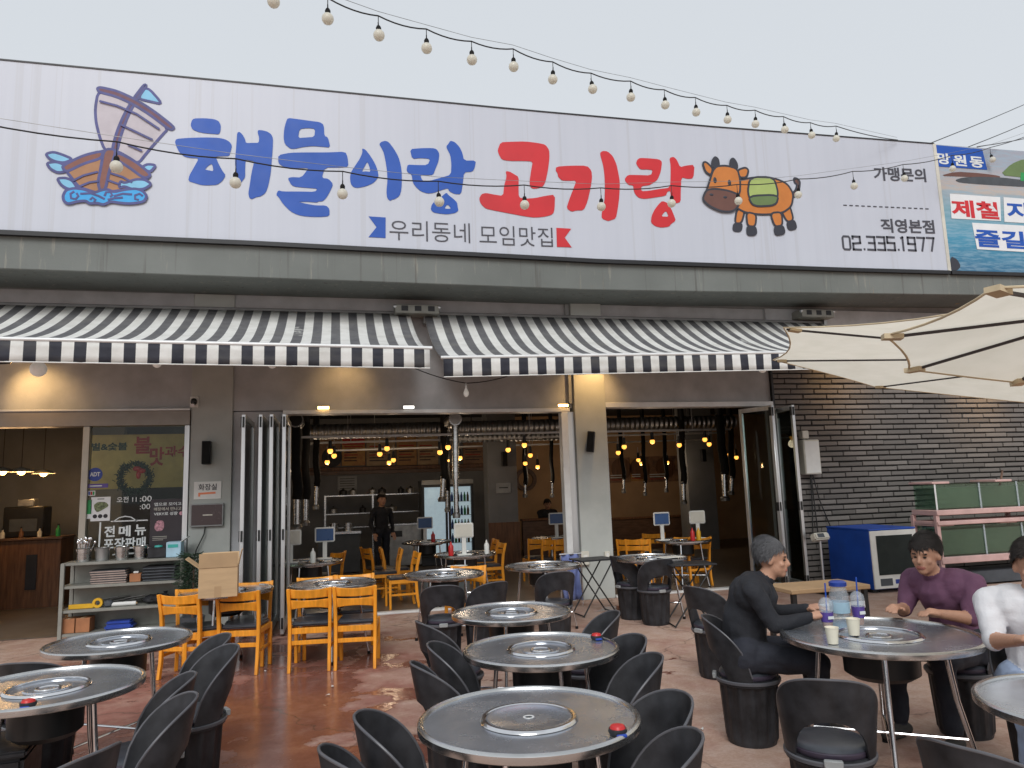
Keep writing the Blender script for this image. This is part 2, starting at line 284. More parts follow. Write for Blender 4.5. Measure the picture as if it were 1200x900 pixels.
# ------------------------------------------------------------------ mesh helpers
class MB:
    def __init__(s): s.bm = bmesh.new()
    def box(s, x0, x1, y0, y1, z0, z1, mtx=None):
        vs = [s.bm.verts.new((x, y, z)) for z in (z0, z1) for y in (y0, y1) for x in (x0, x1)]
        if mtx is not None:
            for v in vs: v.co = mtx @ v.co
        for f in ((0, 2, 3, 1), (4, 5, 7, 6), (0, 1, 5, 4), (2, 6, 7, 3), (0, 4, 6, 2), (1, 3, 7, 5)): s.bm.faces.new([vs[i] for i in f])
        return s
    def bar(s, a, b, w, h=None, up=(0, 0, 1)):
        a, b = Vector(a), Vector(b); h = h or w; d = b - a; L = d.length; z = d.normalized(); u = Vector(up)
        if abs(z.dot(u)) > .98: u = Vector((0, 1, 0))
        x = u.cross(z).normalized(); y = z.cross(x)
        return s.box(-w / 2, w / 2, -h / 2, h / 2, 0, L, Matrix.Translation(a) @ Matrix((x, y, z)).transposed().to_4x4())
    def tube(s, pts, r, n=8, closed=False):
        pts = [Vector(p) for p in pts]; rr = r if isinstance(r, (list, tuple)) else [r] * len(pts); rings = []; px = None
        for i, p in enumerate(pts):
            if closed: d = pts[(i + 1) % len(pts)] - pts[i - 1]
            else: d = pts[min(i + 1, len(pts) - 1)] - pts[max(i - 1, 0)]
            d.normalize()
            if px is None:
                u = Vector((0, 0, 1)) if abs(d.z) < .9 else Vector((1, 0, 0)); px = u.cross(d).normalized()
            else:
                px = (px - d * px.dot(d)).normalized()
            py = d.cross(px)
            rings.append([s.bm.verts.new(p + (px * math.cos(2 * math.pi * k / n) + py * math.sin(2 * math.pi * k / n)) * rr[i]) for k in range(n)])
        for i in range(len(rings) - (0 if closed else 1)):
            a, b = rings[i], rings[(i + 1) % len(rings)]
            for k in range(n): s.bm.faces.new((a[k], a[(k + 1) % n], b[(k + 1) % n], b[k]))
        if not closed:
            s.bm.faces.new(rings[0][::-1]); s.bm.faces.new(rings[-1])
        return s
    def lathe(s, prof, n=32, c=(0, 0, 0), closed=False, mtx=None, mod=None):
        rings = []
        for r, z in prof:
            if r < 1e-6: rings.append([s.bm.verts.new((c[0], c[1], c[2] + z))])
            else: rings.append([s.bm.verts.new((c[0] + r * (mod(2 * math.pi * k / n, z) if mod else 1) * math.cos(2 * math.pi * k / n), c[1] + r * (mod(2 * math.pi * k / n, z) if mod else 1) * math.sin(2 * math.pi * k / n), c[2] + z)) for k in range(n)])
        if mtx is not None:
            for rg in rings:
                for v in rg: v.co = mtx @ v.co
        m = len(rings)
        for i in range(m if closed else m - 1):
            a, b = rings[i], rings[(i + 1) % m]
            for k in range(n):
                q = []
                for v in (a[k % len(a)], a[(k + 1) % len(a)], b[(k + 1) % len(b)], b[k % len(b)]):
                    if v not in q: q.append(v)
                if len(q) > 2: s.bm.faces.new(q)
        return s
    def sphere(s, c, r, n=16, m=10):
        r = r if isinstance(r, (list, tuple)) else (r, r, r)
        return s.lathe([(math.sin(math.pi * i / m), -math.cos(math.pi * i / m)) for i in range(m + 1)], n, mtx=Matrix.Translation(c) @ Matrix.Diagonal((*r, 1)))
    def prism(s, pts, y0, y1):           # outline in x,z extruded along y
        a = [s.bm.verts.new((x, y0, z)) for x, z in pts]; b = [s.bm.verts.new((x, y1, z)) for x, z in pts]
        s.bm.faces.new(a); s.bm.faces.new(b[::-1]); k = len(pts)
        for i in range(k): s.bm.faces.new((a[i], b[i], b[(i + 1) % k], a[(i + 1) % k]))
        return s
    def ribbon(s, pts, wd, y0, y1, closed=False):      # flat line in x,z
        n = len(pts)
        P = [Vector((p[0], p[1])) for p in pts]; L = []; Q = []
        for i in range(n):
            d = (P[(i + 1) % n] - P[i - 1]) if closed else (P[min(i + 1, n - 1)] - P[max(i - 1, 0)])
            d.normalize(); q = Vector((-d.y, d.x)) * wd / 2
            L.append(P[i] + q); Q.append(P[i] - q)
        mk = lambda p, y: s.bm.verts.new((p.x, y, p.y))
        A = [[mk(L[i], y0), mk(Q[i], y0), mk(Q[i], y1), mk(L[i], y1)] for i in range(n)]
        for i in range(n if closed else n - 1):
            a, b = A[i], A[(i + 1) % n]
            for k in range(4): s.bm.faces.new((a[k], a[(k + 1) % 4], b[(k + 1) % 4], b[k]))
        if not closed: s.bm.faces.new(A[0][::-1]); s.bm.faces.new(A[-1])
        return s
    def mesh(s, name, m, bevel=0, smooth=True, seg=1):
        bm = s.bm
        bmesh.ops.recalc_face_normals(bm, faces=bm.faces[:])
        if bevel:
            ed = [e for e in bm.edges if len(e.link_faces) == 2 and e.calc_face_angle(0) > .6]
            bmesh.ops.bevel(bm, geom=ed, offset=bevel, segments=seg, affect='EDGES', clamp_overlap=True)
        me = bpy.data.meshes.new(name); bm.to_mesh(me); bm.free()
        me.materials.append(M[m] if isinstance(m, str) else m)
        if smooth:
            me.shade_smooth(); me.set_sharp_from_angle(angle=R(38))
        return me
    def build(s, name, m, parent=None, bevel=0, smooth=True, loc=None, seg=1):
        o = bpy.data.objects.new(name, s.mesh(name, m, bevel, smooth, seg)); C.objects.link(o)
        if parent: o.parent = parent
        if loc: o.location = loc
        return o
def tag(o, label=None, cat=None, group=None, kind=None):
    if label: o['label'] = label
    if cat: o['category'] = cat
    if group: o['group'] = group
    if kind: o['kind'] = kind
    return o
def thing(name, label, cat, loc=(0, 0, 0), rz=0, group=None):
    o = bpy.data.objects.new(name, None); C.objects.link(o); o.location = loc; o.rotation_euler = (0, 0, rz); o.empty_display_size = .1
    return tag(o, label, cat, group)
KIDS = {}
def copy_tree(o, label=None, loc=None, rz=None, scale=None, parent=None):
    c = o.copy(); C.objects.link(c)
    if parent: c.parent = parent
    if label: c['label'] = label
    if loc is not None: c.location = loc
    if rz is not None: c.rotation_euler = (0, 0, rz)
    if scale: c.scale = scale
    for ch in list(o.children): copy_tree(ch, parent=c)
    return c
def box(name, m, parent, x0, x1, y0, y1, z0, z1, bevel=0): return MB().box(x0, x1, y0, y1, z0, z1).build(name, m, parent, bevel)
def smooth_poly(p, it=1):
    for _ in range(it):
        q = []
        for i in range(len(p)):
            a, b = p[i], p[(i + 1) % len(p)]
            q += [(a[0] * .8 + b[0] * .2, a[1] * .8 + b[1] * .2), (a[0] * .2 + b[0] * .8, a[1] * .2 + b[1] * .8)]
        p = q
    return p
def shape(name, m, parent, polys, y, th=.004, sm=1):     # filled outlines (with holes) standing in a plane of constant y
    cu = bpy.data.curves.new(name, 'CURVE'); cu.dimensions = '2D'; cu.fill_mode = 'BOTH'; cu.extrude = th / 2
    for p in polys:
        p = smooth_poly(p, sm); s = cu.splines.new('POLY'); s.points.add(len(p) - 1); s.use_cyclic_u = True
        for i, q in enumerate(p): s.points[i].co = (q[0], q[1], 0, 1)
    t = bpy.data.objects.new('tmp', cu); C.objects.link(t)
    me = bpy.data.meshes.new_from_object(t.evaluated_get(bpy.context.evaluated_depsgraph_get())); bpy.data.objects.remove(t)
    me.transform(Matrix(((1, 0, 0, 0), (0, 0, -1, y), (0, 1, 0, 0), (0, 0, 0, 1)))); me.materials.clear(); me.materials.append(M[m]); me.name = name
    o = bpy.data.objects.new(name, me); C.objects.link(o); o.parent = parent; return o
def text(name, s, m, parent, x0, z0, x1, z1, y, th=.003, bold=0., slope=0., mtx=None):  # lettering fitted into a rectangle of the plane y
    cu = bpy.data.curves.new(name, 'FONT'); cu.body = s; cu.extrude = .01; cu.offset = bold; cu.resolution_u = 3
    t = bpy.data.objects.new('tmp', cu); C.objects.link(t)
    me = bpy.data.meshes.new_from_object(t.evaluated_get(bpy.context.evaluated_depsgraph_get())); bpy.data.objects.remove(t)
    co = np.empty(len(me.vertices) * 3); me.vertices.foreach_get('co', co); co = co.reshape(-1, 3)
    lo, hi = co.min(0), co.max(0); u = (co - lo) / np.maximum(hi - lo, 1e-6)
    X = x0 + u[:, 0] * (x1 - x0); out = np.stack([X, y - th * u[:, 2] , z0 + u[:, 1] * (z1 - z0) + slope * (X - x0)], 1)
    if mtx is not None: out = np.array([list(mtx @ Vector(v)) for v in out])
    me.vertices.foreach_set('co', out.ravel()); me.update(); me.materials.clear(); me.materials.append(M[m]); me.name = name
    o = bpy.data.objects.new(name, me); C.objects.link(o); o.parent = parent; return o
def interp(x, pts):
    if x <= pts[0][0]: a, b = pts[0], pts[1]
    elif x >= pts[-1][0]: a, b = pts[-2], pts[-1]
    else: a, b = next((p, q) for p, q in zip(pts, pts[1:]) if p[0] <= x <= q[0])
    return a[1] + (b[1] - a[1]) * (x - a[0]) / (b[0] - a[0])

# ================================================================== SETTING
g = MB(); g.box(-300, 300, -300, 300, -.3, 0); tag(g.build('ground', 'terrace'), kind='structure')
g = MB(); g.box(-6, 12.6, .06, 9.4, .004, .012); tag(g.build('interior_floor', 'inner_floor'), kind='structure')

# ---- restaurant building
bld = thing('restaurant_building', 'low grey restaurant building with open front and concrete eave', 'building', (0, 0, 0))
ZW = 4.46
def wall(x0, x1, z0, z1, y0=.03, y1=.25, nm='upper_wall', m='wall_grey'): return box(nm, m, bld, x0, x1, y0, y1, z0, z1)
wall(-6.2, -1.905, 2.84, ZW); wall(-1.375, 3.495, 2.83, ZW); wall(4.01, 6.912, 2.915, ZW); wall(6.912, 12.8, 3.63, ZW, -.02)
wall(-6.2, -5.2, 0, 2.84, nm='side_pier')
box('pillar', 'pillar_grey', bld, -1.905, -1.375, 0, .4, 0, ZW - .003, .006)
box('pillar', 'pillar_grey', bld, 3.51, 4.01, -.06, .4, 0, ZW - .003, .006)
box('downpipe', 'grey_plastic', bld, 3.44, 3.505, -.02, .06, 2.9, ZW - .01)
box('lintel', 'lintel_bronze', bld, -5.2, -1.91, -.03, .2, 2.64, 2.835, .004)
box('lintel_cap', 'alu_white', bld, -5.2, -1.91, -.045, .02, 2.836, 2.862, .003)
box('lintel', 'alu_white', bld, -.72, 3.44, -.03, .2, 2.772, 2.826, .004)
box('lintel', 'alu_white', bld, 4.013, 6.92, -.03, .2, 2.83, 2.911, .004)
box('jamb', 'alu_white', bld, 3.30, 3.40, -.03, .12, .03, 2.77, .004); box('jamb', 'alu', bld, 3.405, 3.505, 0, .12, .03, 2.77)
box('jamb', 'alu_white', bld, -.72, -.655, -.03, .12, .03, 2.77, .004); box('jamb', 'wall_grey', bld, -1.372, -.725, .05, .2, .0, 2.82)
box('mullion', 'mullion_metal', bld, -3.2, -3.12, -.02, .1, .02, 2.638, .004); box('mullion', 'alu', bld, -1.975, -1.91, -.02, .1, .02, 2.638, .004)
box('threshold', 'alu_white', bld, -.65, 3.4, -.07, .06, 0, .028, .004); box('threshold', 'alu_white', bld, 4.02, 6.9, -.07, .06, 0, .028, .004)
box('threshold', 'alu', bld, -3.1, -1.98, -.04, .06, 0, .06)
box('glass_pane', 'glass', bld, -3.118, -1.978, .03, .042, .06, 2.636)
# interior shell
box('interior_back_wall', 'wall_dark', bld, -6.2, 3.9, 8.6, 8.8, .012, 3.9)
box('interior_back_wall', 'wall_orange', bld, 3.9, 12.6, 8.6, 8.8, .012, 3.9)
box('interior_side_wall', 'wall_dark', bld, -6.4, -6.2, .25, 8.8, .012, 3.9); box('interior_side_wall', 'wall_dark', bld, 12.6, 12.8, .25, 8.8, .012, 3.9)
box('ceiling', 'dark_ceiling', bld, -6.2, 12.6, .26, 8.6, 3.55, 3.75)
box('front_wall', 'wall_dark', bld, 6.93, 12.6, .16, .26, 0, 3.55)
box('interior_pillar', 'wall_dark', bld, 3.176, 3.818, 5, 5.5, .012, 3.55); box('wainscot', 'wood_dark', bld, 3.147, 3.825, 4.93, 4.99, .012, 0.930)
box('interior_pillar', 'wall_dark', bld, 8.364, 9.099, 6, 6.5, .012, 3.55)
# partition behind the left door, half dividing the room
box('partition', 'wall_dark', bld, -6.2, -3.9, 4.6, 4.75, .012, 3.55)
# roof slab, fascia beam (follows the sign's slight sag)
def strip(name, m, parent, xs, zlo, zhi, y0, y1, bevel=0):
    mb = MB(); rings = []
    for x in xs: rings.append([mb.bm.verts.new(v) for v in ((x, y0, zlo(x)), (x, y1, zlo(x)), (x, y1, zhi(x)), (x, y0, zhi(x)))])
    for a, b in zip(rings, rings[1:]):
        for k in range(4): mb.bm.faces.new((a[k], a[(k + 1) % 4], b[(k + 1) % 4], b[k]))
    mb.bm.faces.new(rings[0]); mb.bm.faces.new(rings[-1][::-1])
    return mb.build(name, m, parent, bevel)
XS = [-7 + i * .75 for i in range(29)]
TOP = [(-4.064,-0.9,7.134), (-1.046,-0.9,7.121), (2.569,-0.9,7.094), (5.76,-0.9,7.103), (9.817,-0.9,7.159)]
BOT = [(-3.94,-0.9,4.937), (-1.014,-0.9,4.937), (2.281,-0.9,4.907), (3.674,-0.9,4.89), (7.974,-0.9,4.921), (9.766,-0.9,4.947)]
EAV = [(-3.929,-0.86,4.471), (0.064,-0.86,4.46), (3.665,-0.86,4.443), (7.96,-0.86,4.521)]
TOP = [(p[0], p[2]) for p in TOP]; BOT = [(p[0], p[2]) for p in BOT]; EAV = [(p[0], p[2]) for p in EAV]
top = lambda x: interp(x, TOP); bot = lambda x: interp(x, BOT); eav = lambda x: interp(x, EAV)
strip('fascia_beam', 'fascia', bld, XS, eav, lambda x: bot(x) - .03, -.86, .02, .012)
box('roof_slab', 'soffit', bld, -7, 14, .02, 9, ZW + .004, 4.7)
# ---- brick wall
BL, BH, PX, PZ = .432, .062, .447, .0865
bw = thing('brick_wall', 'grey long-brick wall with dark joints behind the fish tanks', 'wall', (6.95, 0, 0))
MB().box(0, 5.6, .018, .16, 0, 3.62).build('mortar_bed', 'mortar', bw)
bmesh_b = MB().box(0, BL, -.012, .03, 0, BH).mesh('brick', 'brick', .006, False); half_b = MB().box(0, BL * .48, -.012, .03, 0, BH).mesh('brick', 'brick', .006, False)
rest = MB(); nb = 0
for r in range(41):
    z = .012 + r * PZ; off = [0, .5, .23, .72][r % 4] * PX; x = off - PX
    while x < 5.58:
        x0, x1 = max(x, 0.004), min(x + BL, 5.58)
        if x1 - x0 > .04:
            full = x1 - x0 > BL - .001
            if full and .95 < z < 3.5 and x < 4.7:
                o = bpy.data.objects.new('brick', bmesh_b); C.objects.link(o); o.parent = bw
                o.location = (x0, random.uniform(-.005, .005), z + random.uniform(-.003, .003)); o.scale = (random.uniform(.985, 1.01), 1, random.uniform(.94, 1.05)); nb += 1
            else: rest.box(x0, x1, -.012 + random.uniform(-.005, .005), .03, z, z + BH)
        x += PX
tag(rest.build('brick_courses', 'brick', bw, smooth=False), kind='stuff')
box('corner_trim', 'black_frame', bw, -.035, 0, -.03, .16, 0, 3.62)

# ================================================================== SIGNBOARD
GLYPHS={'hae': ('blue',[[(-1.805,6.565),(-1.674,6.58),(-1.555,6.577),(-1.499,6.553),(-1.474,6.492),(-1.478,6.42),(-1.495,6.371),(-1.572,6.372),(-1.669,6.372),(-1.759,6.385),(-1.822,6.414),(-1.843,6.467),(-1.832,6.531)],[(-2.01,6.265),(-1.874,6.289),(-1.668,6.314),(-1.501,6.323),(-1.417,6.309),(-1.36,6.276),(-1.331,6.226),(-1.35,6.138),(-1.363,6.082),(-1.468,6.07),(-1.53,6.061),(-1.494,5.97),(-1.443,5.872),(-1.4,5.812),(-1.44,5.732),(-1.501,5.676),(-1.611,5.661),(-1.694,5.66),(-1.762,5.679),(-1.852,5.703),(-1.84,5.781),(-1.795,5.877),(-1.73,6.022),(-1.826,6.018),(-1.908,6.029),(-1.971,6.089),(-2.007,6.164),(-2.025,6.221)],[(-1.657,5.872),(-1.617,5.929),(-1.57,5.961),(-1.549,5.856),(-1.616,5.867)],[(-1.271,6.414),(-1.243,6.429),(-1.2,6.388),(-1.17,6.327),(-1.159,6.277),(-1.077,6.287),(-0.999,6.293),(-0.995,6.365),(-1.015,6.436),(-1.011,6.471),(-0.965,6.475),(-0.893,6.462),(-0.842,6.426),(-0.82,6.372),(-0.822,6.227),(-0.833,6.051),(-0.843,5.891),(-0.869,5.715),(-0.904,5.603),(-0.967,5.552),(-1.016,5.541),(-1.044,5.524),(-1.079,5.506),(-1.108,5.528),(-1.119,5.589),(-1.103,5.7),(-1.085,5.858),(-1.052,6.034),(-1.102,6.038),(-1.158,6.05),(-1.164,5.931),(-1.161,5.806),(-1.182,5.773),(-1.207,5.727),(-1.238,5.769),(-1.276,5.892),(-1.291,5.985),(-1.284,6.143),(-1.276,6.286)]]),'mul': ('blue',[[(-0.634,6.679),(-0.506,6.673),(-0.346,6.662),(-0.217,6.656),(-0.165,6.62),(-0.158,6.461),(-0.111,6.447),(-0.079,6.302),(-0.184,6.305),(-0.312,6.305),(-0.44,6.28),(-0.535,6.248),(-0.598,6.243),(-0.67,6.304),(-0.686,6.39),(-0.68,6.513),(-0.657,6.62)],[(-0.482,6.534),(-0.378,6.557),(-0.278,6.555),(-0.289,6.437),(-0.393,6.42),(-0.5,6.402)],[(-0.751,6.141),(-0.598,6.188),(-0.344,6.211),(-0.103,6.23),(0.117,6.258),(0.149,6.184),(0.16,6.044),(0.043,6.026),(-0.151,6.012),(-0.191,5.861),(-0.102,5.855),(-0.041,5.784),(-0.078,5.686),(-0.134,5.578),(-0.182,5.532),(-0.229,5.529),(-0.253,5.51),(-0.356,5.516),(-0.498,5.507),(-0.388,5.485),(-0.269,5.47),(-0.134,5.478),(-0.089,5.434),(-0.089,5.331),(-0.213,5.312),(-0.387,5.309),(-0.497,5.325),(-0.591,5.37),(-0.685,5.467),(-0.741,5.557),(-0.772,5.586),(-0.746,5.651),(-0.687,5.637),(-0.499,5.65),(-0.278,5.659),(-0.243,5.706),(-0.373,5.709),(-0.515,5.712),(-0.578,5.73),(-0.629,5.825),(-0.579,5.846),(-0.453,5.848),(-0.375,5.964),(-0.367,5.987),(-0.501,5.978),(-0.627,5.963),(-0.722,6.005),(-0.75,6.037)]]),'i': ('blue',[[(0.343,6.325),(0.388,6.308),(0.449,6.23),(0.51,6.127),(0.547,6.032),(0.562,5.934),(0.531,5.883),(0.485,5.831),(0.393,5.784),(0.287,5.752),(0.227,5.757),(0.189,5.803),(0.179,5.891),(0.19,5.965),(0.243,6.058),(0.311,6.17),(0.347,6.263)],[(0.41,6.136),(0.433,6.089),(0.455,5.992),(0.394,5.996),(0.336,5.987),(0.372,6.06)],[(0.573,6.405),(0.605,6.441),(0.659,6.46),(0.705,6.444),(0.782,6.339),(0.836,6.235),(0.865,6.121),(0.879,5.989),(0.872,5.775),(0.844,5.674),(0.774,5.621),(0.743,5.616),(0.712,5.593),(0.674,5.631),(0.665,5.728),(0.681,5.877),(0.678,6.008),(0.659,6.155),(0.634,6.286),(0.604,6.35)]]),'rang': ('blue',[[(0.994,6.364),(1.128,6.388),(1.304,6.406),(1.368,6.394),(1.406,6.329),(1.388,6.21),(1.346,6.106),(1.312,6.012),(1.233,6.001),(1.13,5.999),(1.16,5.91),(1.263,5.92),(1.423,5.978),(1.561,6.029),(1.572,6.19),(1.559,6.324),(1.513,6.414),(1.505,6.447),(1.538,6.492),(1.564,6.537),(1.628,6.52),(1.692,6.454),(1.73,6.372),(1.752,6.254),(1.924,6.267),(1.905,6.164),(1.87,6.097),(1.748,6.081),(1.727,5.915),(1.699,5.754),(1.611,5.748),(1.531,5.785),(1.516,5.83),(1.42,5.794),(1.307,5.745),(1.228,5.732),(1.134,5.759),(1.065,5.82),(1.026,5.884),(1.012,5.999),(0.958,6.02),(0.943,6.06),(0.959,6.136),(1.077,6.137),(1.235,6.148),(1.277,6.244),(1.142,6.245),(1.023,6.224)],[(1.491,5.765),(1.522,5.726),(1.585,5.68),(1.64,5.625),(1.646,5.559),(1.656,5.509),(1.604,5.47),(1.492,5.447),(1.381,5.452),(1.302,5.464),(1.268,5.503),(1.281,5.57),(1.337,5.639),(1.418,5.694)],[(1.503,5.597),(1.558,5.529),(1.454,5.527)]]),'go': ('red',[[(2.291,6.571),(2.424,6.59),(2.653,6.615),(2.845,6.607),(2.961,6.591),(3.016,6.512),(3.015,6.394),(2.983,6.195),(2.937,6.016),(2.896,5.945),(2.818,5.911),(2.741,5.902),(2.704,5.933),(2.702,6.019),(2.733,6.196),(2.761,6.316),(2.642,6.316),(2.414,6.299),(2.301,6.31),(2.257,6.394),(2.244,6.451)],[(2.352,6.14),(2.409,6.138),(2.464,6.109),(2.542,6.066),(2.533,5.912),(2.531,5.758),(2.621,5.744),(2.774,5.763),(2.928,5.806),(3.074,5.835),(3.059,5.617),(3.032,5.538),(2.935,5.498),(2.762,5.469),(2.611,5.48),(2.387,5.511),(2.165,5.542),(2.046,5.561),(1.975,5.628),(1.953,5.703),(1.988,5.771),(2.053,5.794),(2.173,5.777),(2.302,5.766),(2.322,5.917),(2.365,6.064)]]),'gi': ('red',[[(3.112,6.263),(3.319,6.294),(3.586,6.314),(3.652,6.243),(3.656,6.125),(3.622,5.964),(3.568,5.764),(3.502,5.623),(3.384,5.613),(3.315,5.589),(3.239,5.637),(3.284,5.766),(3.361,5.947),(3.412,6.072),(3.288,6.06),(3.19,6.057),(3.134,6.108),(3.127,6.166),(3.1,6.203)],[(3.797,6.524),(3.84,6.563),(3.92,6.564),(3.998,6.499),(4.051,6.373),(4.074,6.234),(4.09,6.095),(4.069,5.874),(4.032,5.674),(3.993,5.524),(3.911,5.494),(3.87,5.478),(3.773,5.512),(3.778,5.6),(3.831,5.78),(3.848,5.979),(3.853,6.178),(3.841,6.337)]]),'rang2': ('red',[[(4.388,6.465),(4.431,6.499),(4.576,6.504),(4.743,6.502),(4.793,6.465),(4.762,6.31),(4.7,6.173),(4.624,6.118),(4.559,6.077),(4.428,6.054),(4.423,5.973),(4.543,5.987),(4.711,6.026),(4.897,6.059),(4.918,6.239),(4.931,6.424),(4.918,6.536),(4.989,6.562),(5.039,6.515),(5.084,6.399),(5.182,6.433),(5.329,6.458),(5.295,6.235),(5.188,6.221),(5.094,6.241),(5.066,6.005),(5.054,5.842),(4.968,5.816),(4.898,5.852),(4.898,6.014),(4.844,5.991),(4.819,5.928),(4.661,5.894),(4.473,5.856),(4.381,5.865),(4.323,5.917),(4.301,5.985),(4.301,6.056),(4.22,6.06),(4.163,6.136),(4.219,6.214),(4.352,6.224),(4.596,6.233),(4.631,6.321),(4.544,6.325),(4.43,6.316),(4.382,6.373),(4.368,6.413)],[(4.751,5.843),(4.833,5.818),(4.889,5.731),(4.933,5.613),(4.953,5.544),(4.872,5.489),(4.838,5.444),(4.712,5.421),(4.61,5.44),(4.548,5.492),(4.563,5.592),(4.617,5.695),(4.685,5.779)],[(4.803,5.696),(4.845,5.598),(4.714,5.597)]])}
FLAGS=[('blue',[(0.424,5.357),(0.651,5.354),(0.648,5.064),(0.422,5.066),(0.529,5.212)]),('red',[(3.073,5.334),(3.296,5.332),(3.192,5.193),(3.291,5.052),(3.069,5.05)])]
BOAT=[('sail','sail',[(-2.946,6.833),(-2.725,6.814),(-2.509,6.731),(-2.289,6.585),(-2.112,6.392),(-2.172,6.314),(-2.344,6.063),(-2.453,5.885),(-2.624,5.99),(-2.835,6.034),(-2.903,6.212),(-2.954,6.411),(-2.971,6.594)]),('flag','skyblue',[(-2.388,6.963),(-2.181,6.725),(-2.33,6.748),(-2.484,6.775)]),('mast','plum',[(-2.41,6.982),(-2.383,6.963),(-2.492,6.764),(-2.591,6.526),(-2.668,6.231),(-2.696,6.045),(-2.757,6.041),(-2.714,6.289),(-2.635,6.543),(-2.529,6.781)]),('yard','plum',[(-2.959,6.867),(-2.922,6.887),(-2.727,6.855),(-2.51,6.762),(-2.29,6.626),(-2.031,6.42),(-2.066,6.382),(-2.121,6.402),(-2.324,6.561),(-2.525,6.688),(-2.742,6.781),(-2.936,6.818)]),('fish','skyblue',[(-3.496,5.942),(-3.413,5.975),(-3.311,5.947),(-3.19,5.896),(-3.289,5.839),(-3.39,5.851),(-3.459,5.886)]),('fish','skyblue',[(-3.481,5.824),(-3.374,5.848),(-3.288,5.819),(-3.25,5.732),(-3.35,5.705),(-3.436,5.749)]),('fish','skyblue',[(-3.355,5.632),(-3.263,5.646),(-3.185,5.618),(-3.122,5.523),(-3.222,5.497),(-3.309,5.55)]),('fish','skyblue',[(-2.407,5.844),(-2.338,5.894),(-2.234,5.887),(-2.299,5.79),(-2.371,5.816)]),('hull','tan',[(-3.277,5.76),(-3.071,5.915),(-2.835,6.045),(-2.696,6.045),(-2.48,5.92),(-2.289,5.74),(-2.383,5.663),(-2.467,5.546),(-2.676,5.518),(-2.863,5.46),(-3.054,5.518),(-3.114,5.543),(-3.205,5.666)]),('gunwale','brick',[(-3.304,5.798),(-3.073,5.955),(-2.852,6.033),(-2.865,5.931),(-3.068,5.845),(-3.249,5.722),(-3.285,5.75)]),('gunwale','brick',[(-2.695,6.025),(-2.48,5.92),(-2.28,5.751),(-2.367,5.694),(-2.548,5.833),(-2.709,5.933)]),('prow','brick',[(-2.844,6.054),(-2.696,6.062),(-2.772,5.777),(-2.806,5.524),(-2.86,5.471),(-2.895,5.608),(-2.869,5.81)]),('fish','skyblue',[(-2.652,5.584),(-2.637,5.645),(-2.592,5.618),(-2.472,5.677),(-2.366,5.684),(-2.276,5.629),(-2.362,5.553),(-2.502,5.544),(-2.591,5.578),(-2.642,5.555)]),('wave','wave',[(-3.277,5.405),(-3.247,5.485),(-3.155,5.515),(-3.053,5.508),(-2.932,5.466),(-2.848,5.511),(-2.78,5.526),(-2.709,5.49),(-2.606,5.527),(-2.468,5.556),(-2.379,5.532),(-2.327,5.464),(-2.357,5.392),(-2.443,5.367),(-2.53,5.352),(-2.635,5.355),(-2.739,5.369),(-2.82,5.318),(-2.893,5.34),(-2.977,5.325),(-3.021,5.361),(-3.114,5.346),(-3.213,5.306),(-3.262,5.337)])]
BOAT_LINES=[[(-2.922,6.691),(-2.719,6.648),(-2.485,6.556),(-2.21,6.373)],[(-2.665,6.396),(-2.494,6.318),(-2.286,6.222)],[(-2.576,6.137),(-2.406,6.064)],[(-3.177,5.608),(-3.061,5.686),(-2.901,5.747)],[(-3.089,5.545),(-2.989,5.601),(-2.887,5.624)],[(-2.754,5.738),(-2.613,5.697),(-2.505,5.634)],[(-2.785,5.645),(-2.714,5.62),(-2.653,5.6)],[(-3.153,5.472),(-3.194,5.439),(-3.183,5.381),(-3.132,5.374),(-3.104,5.415),(-3.127,5.453)],[(-3.085,5.446),(-2.966,5.46),(-2.879,5.43),(-2.809,5.394)],[(-2.811,5.434),(-2.795,5.485),(-2.744,5.488),(-2.725,5.449),(-2.75,5.428)],[(-2.707,5.44),(-2.605,5.477),(-2.5,5.474)],[(-2.376,5.461),(-2.413,5.489),(-2.464,5.466),(-2.463,5.416),(-2.419,5.408)],[(-2.971,5.374),(-2.947,5.406),(-2.911,5.378),(-2.927,5.351)],[(-2.774,5.386),(-2.706,5.411),(-2.603,5.427)]]
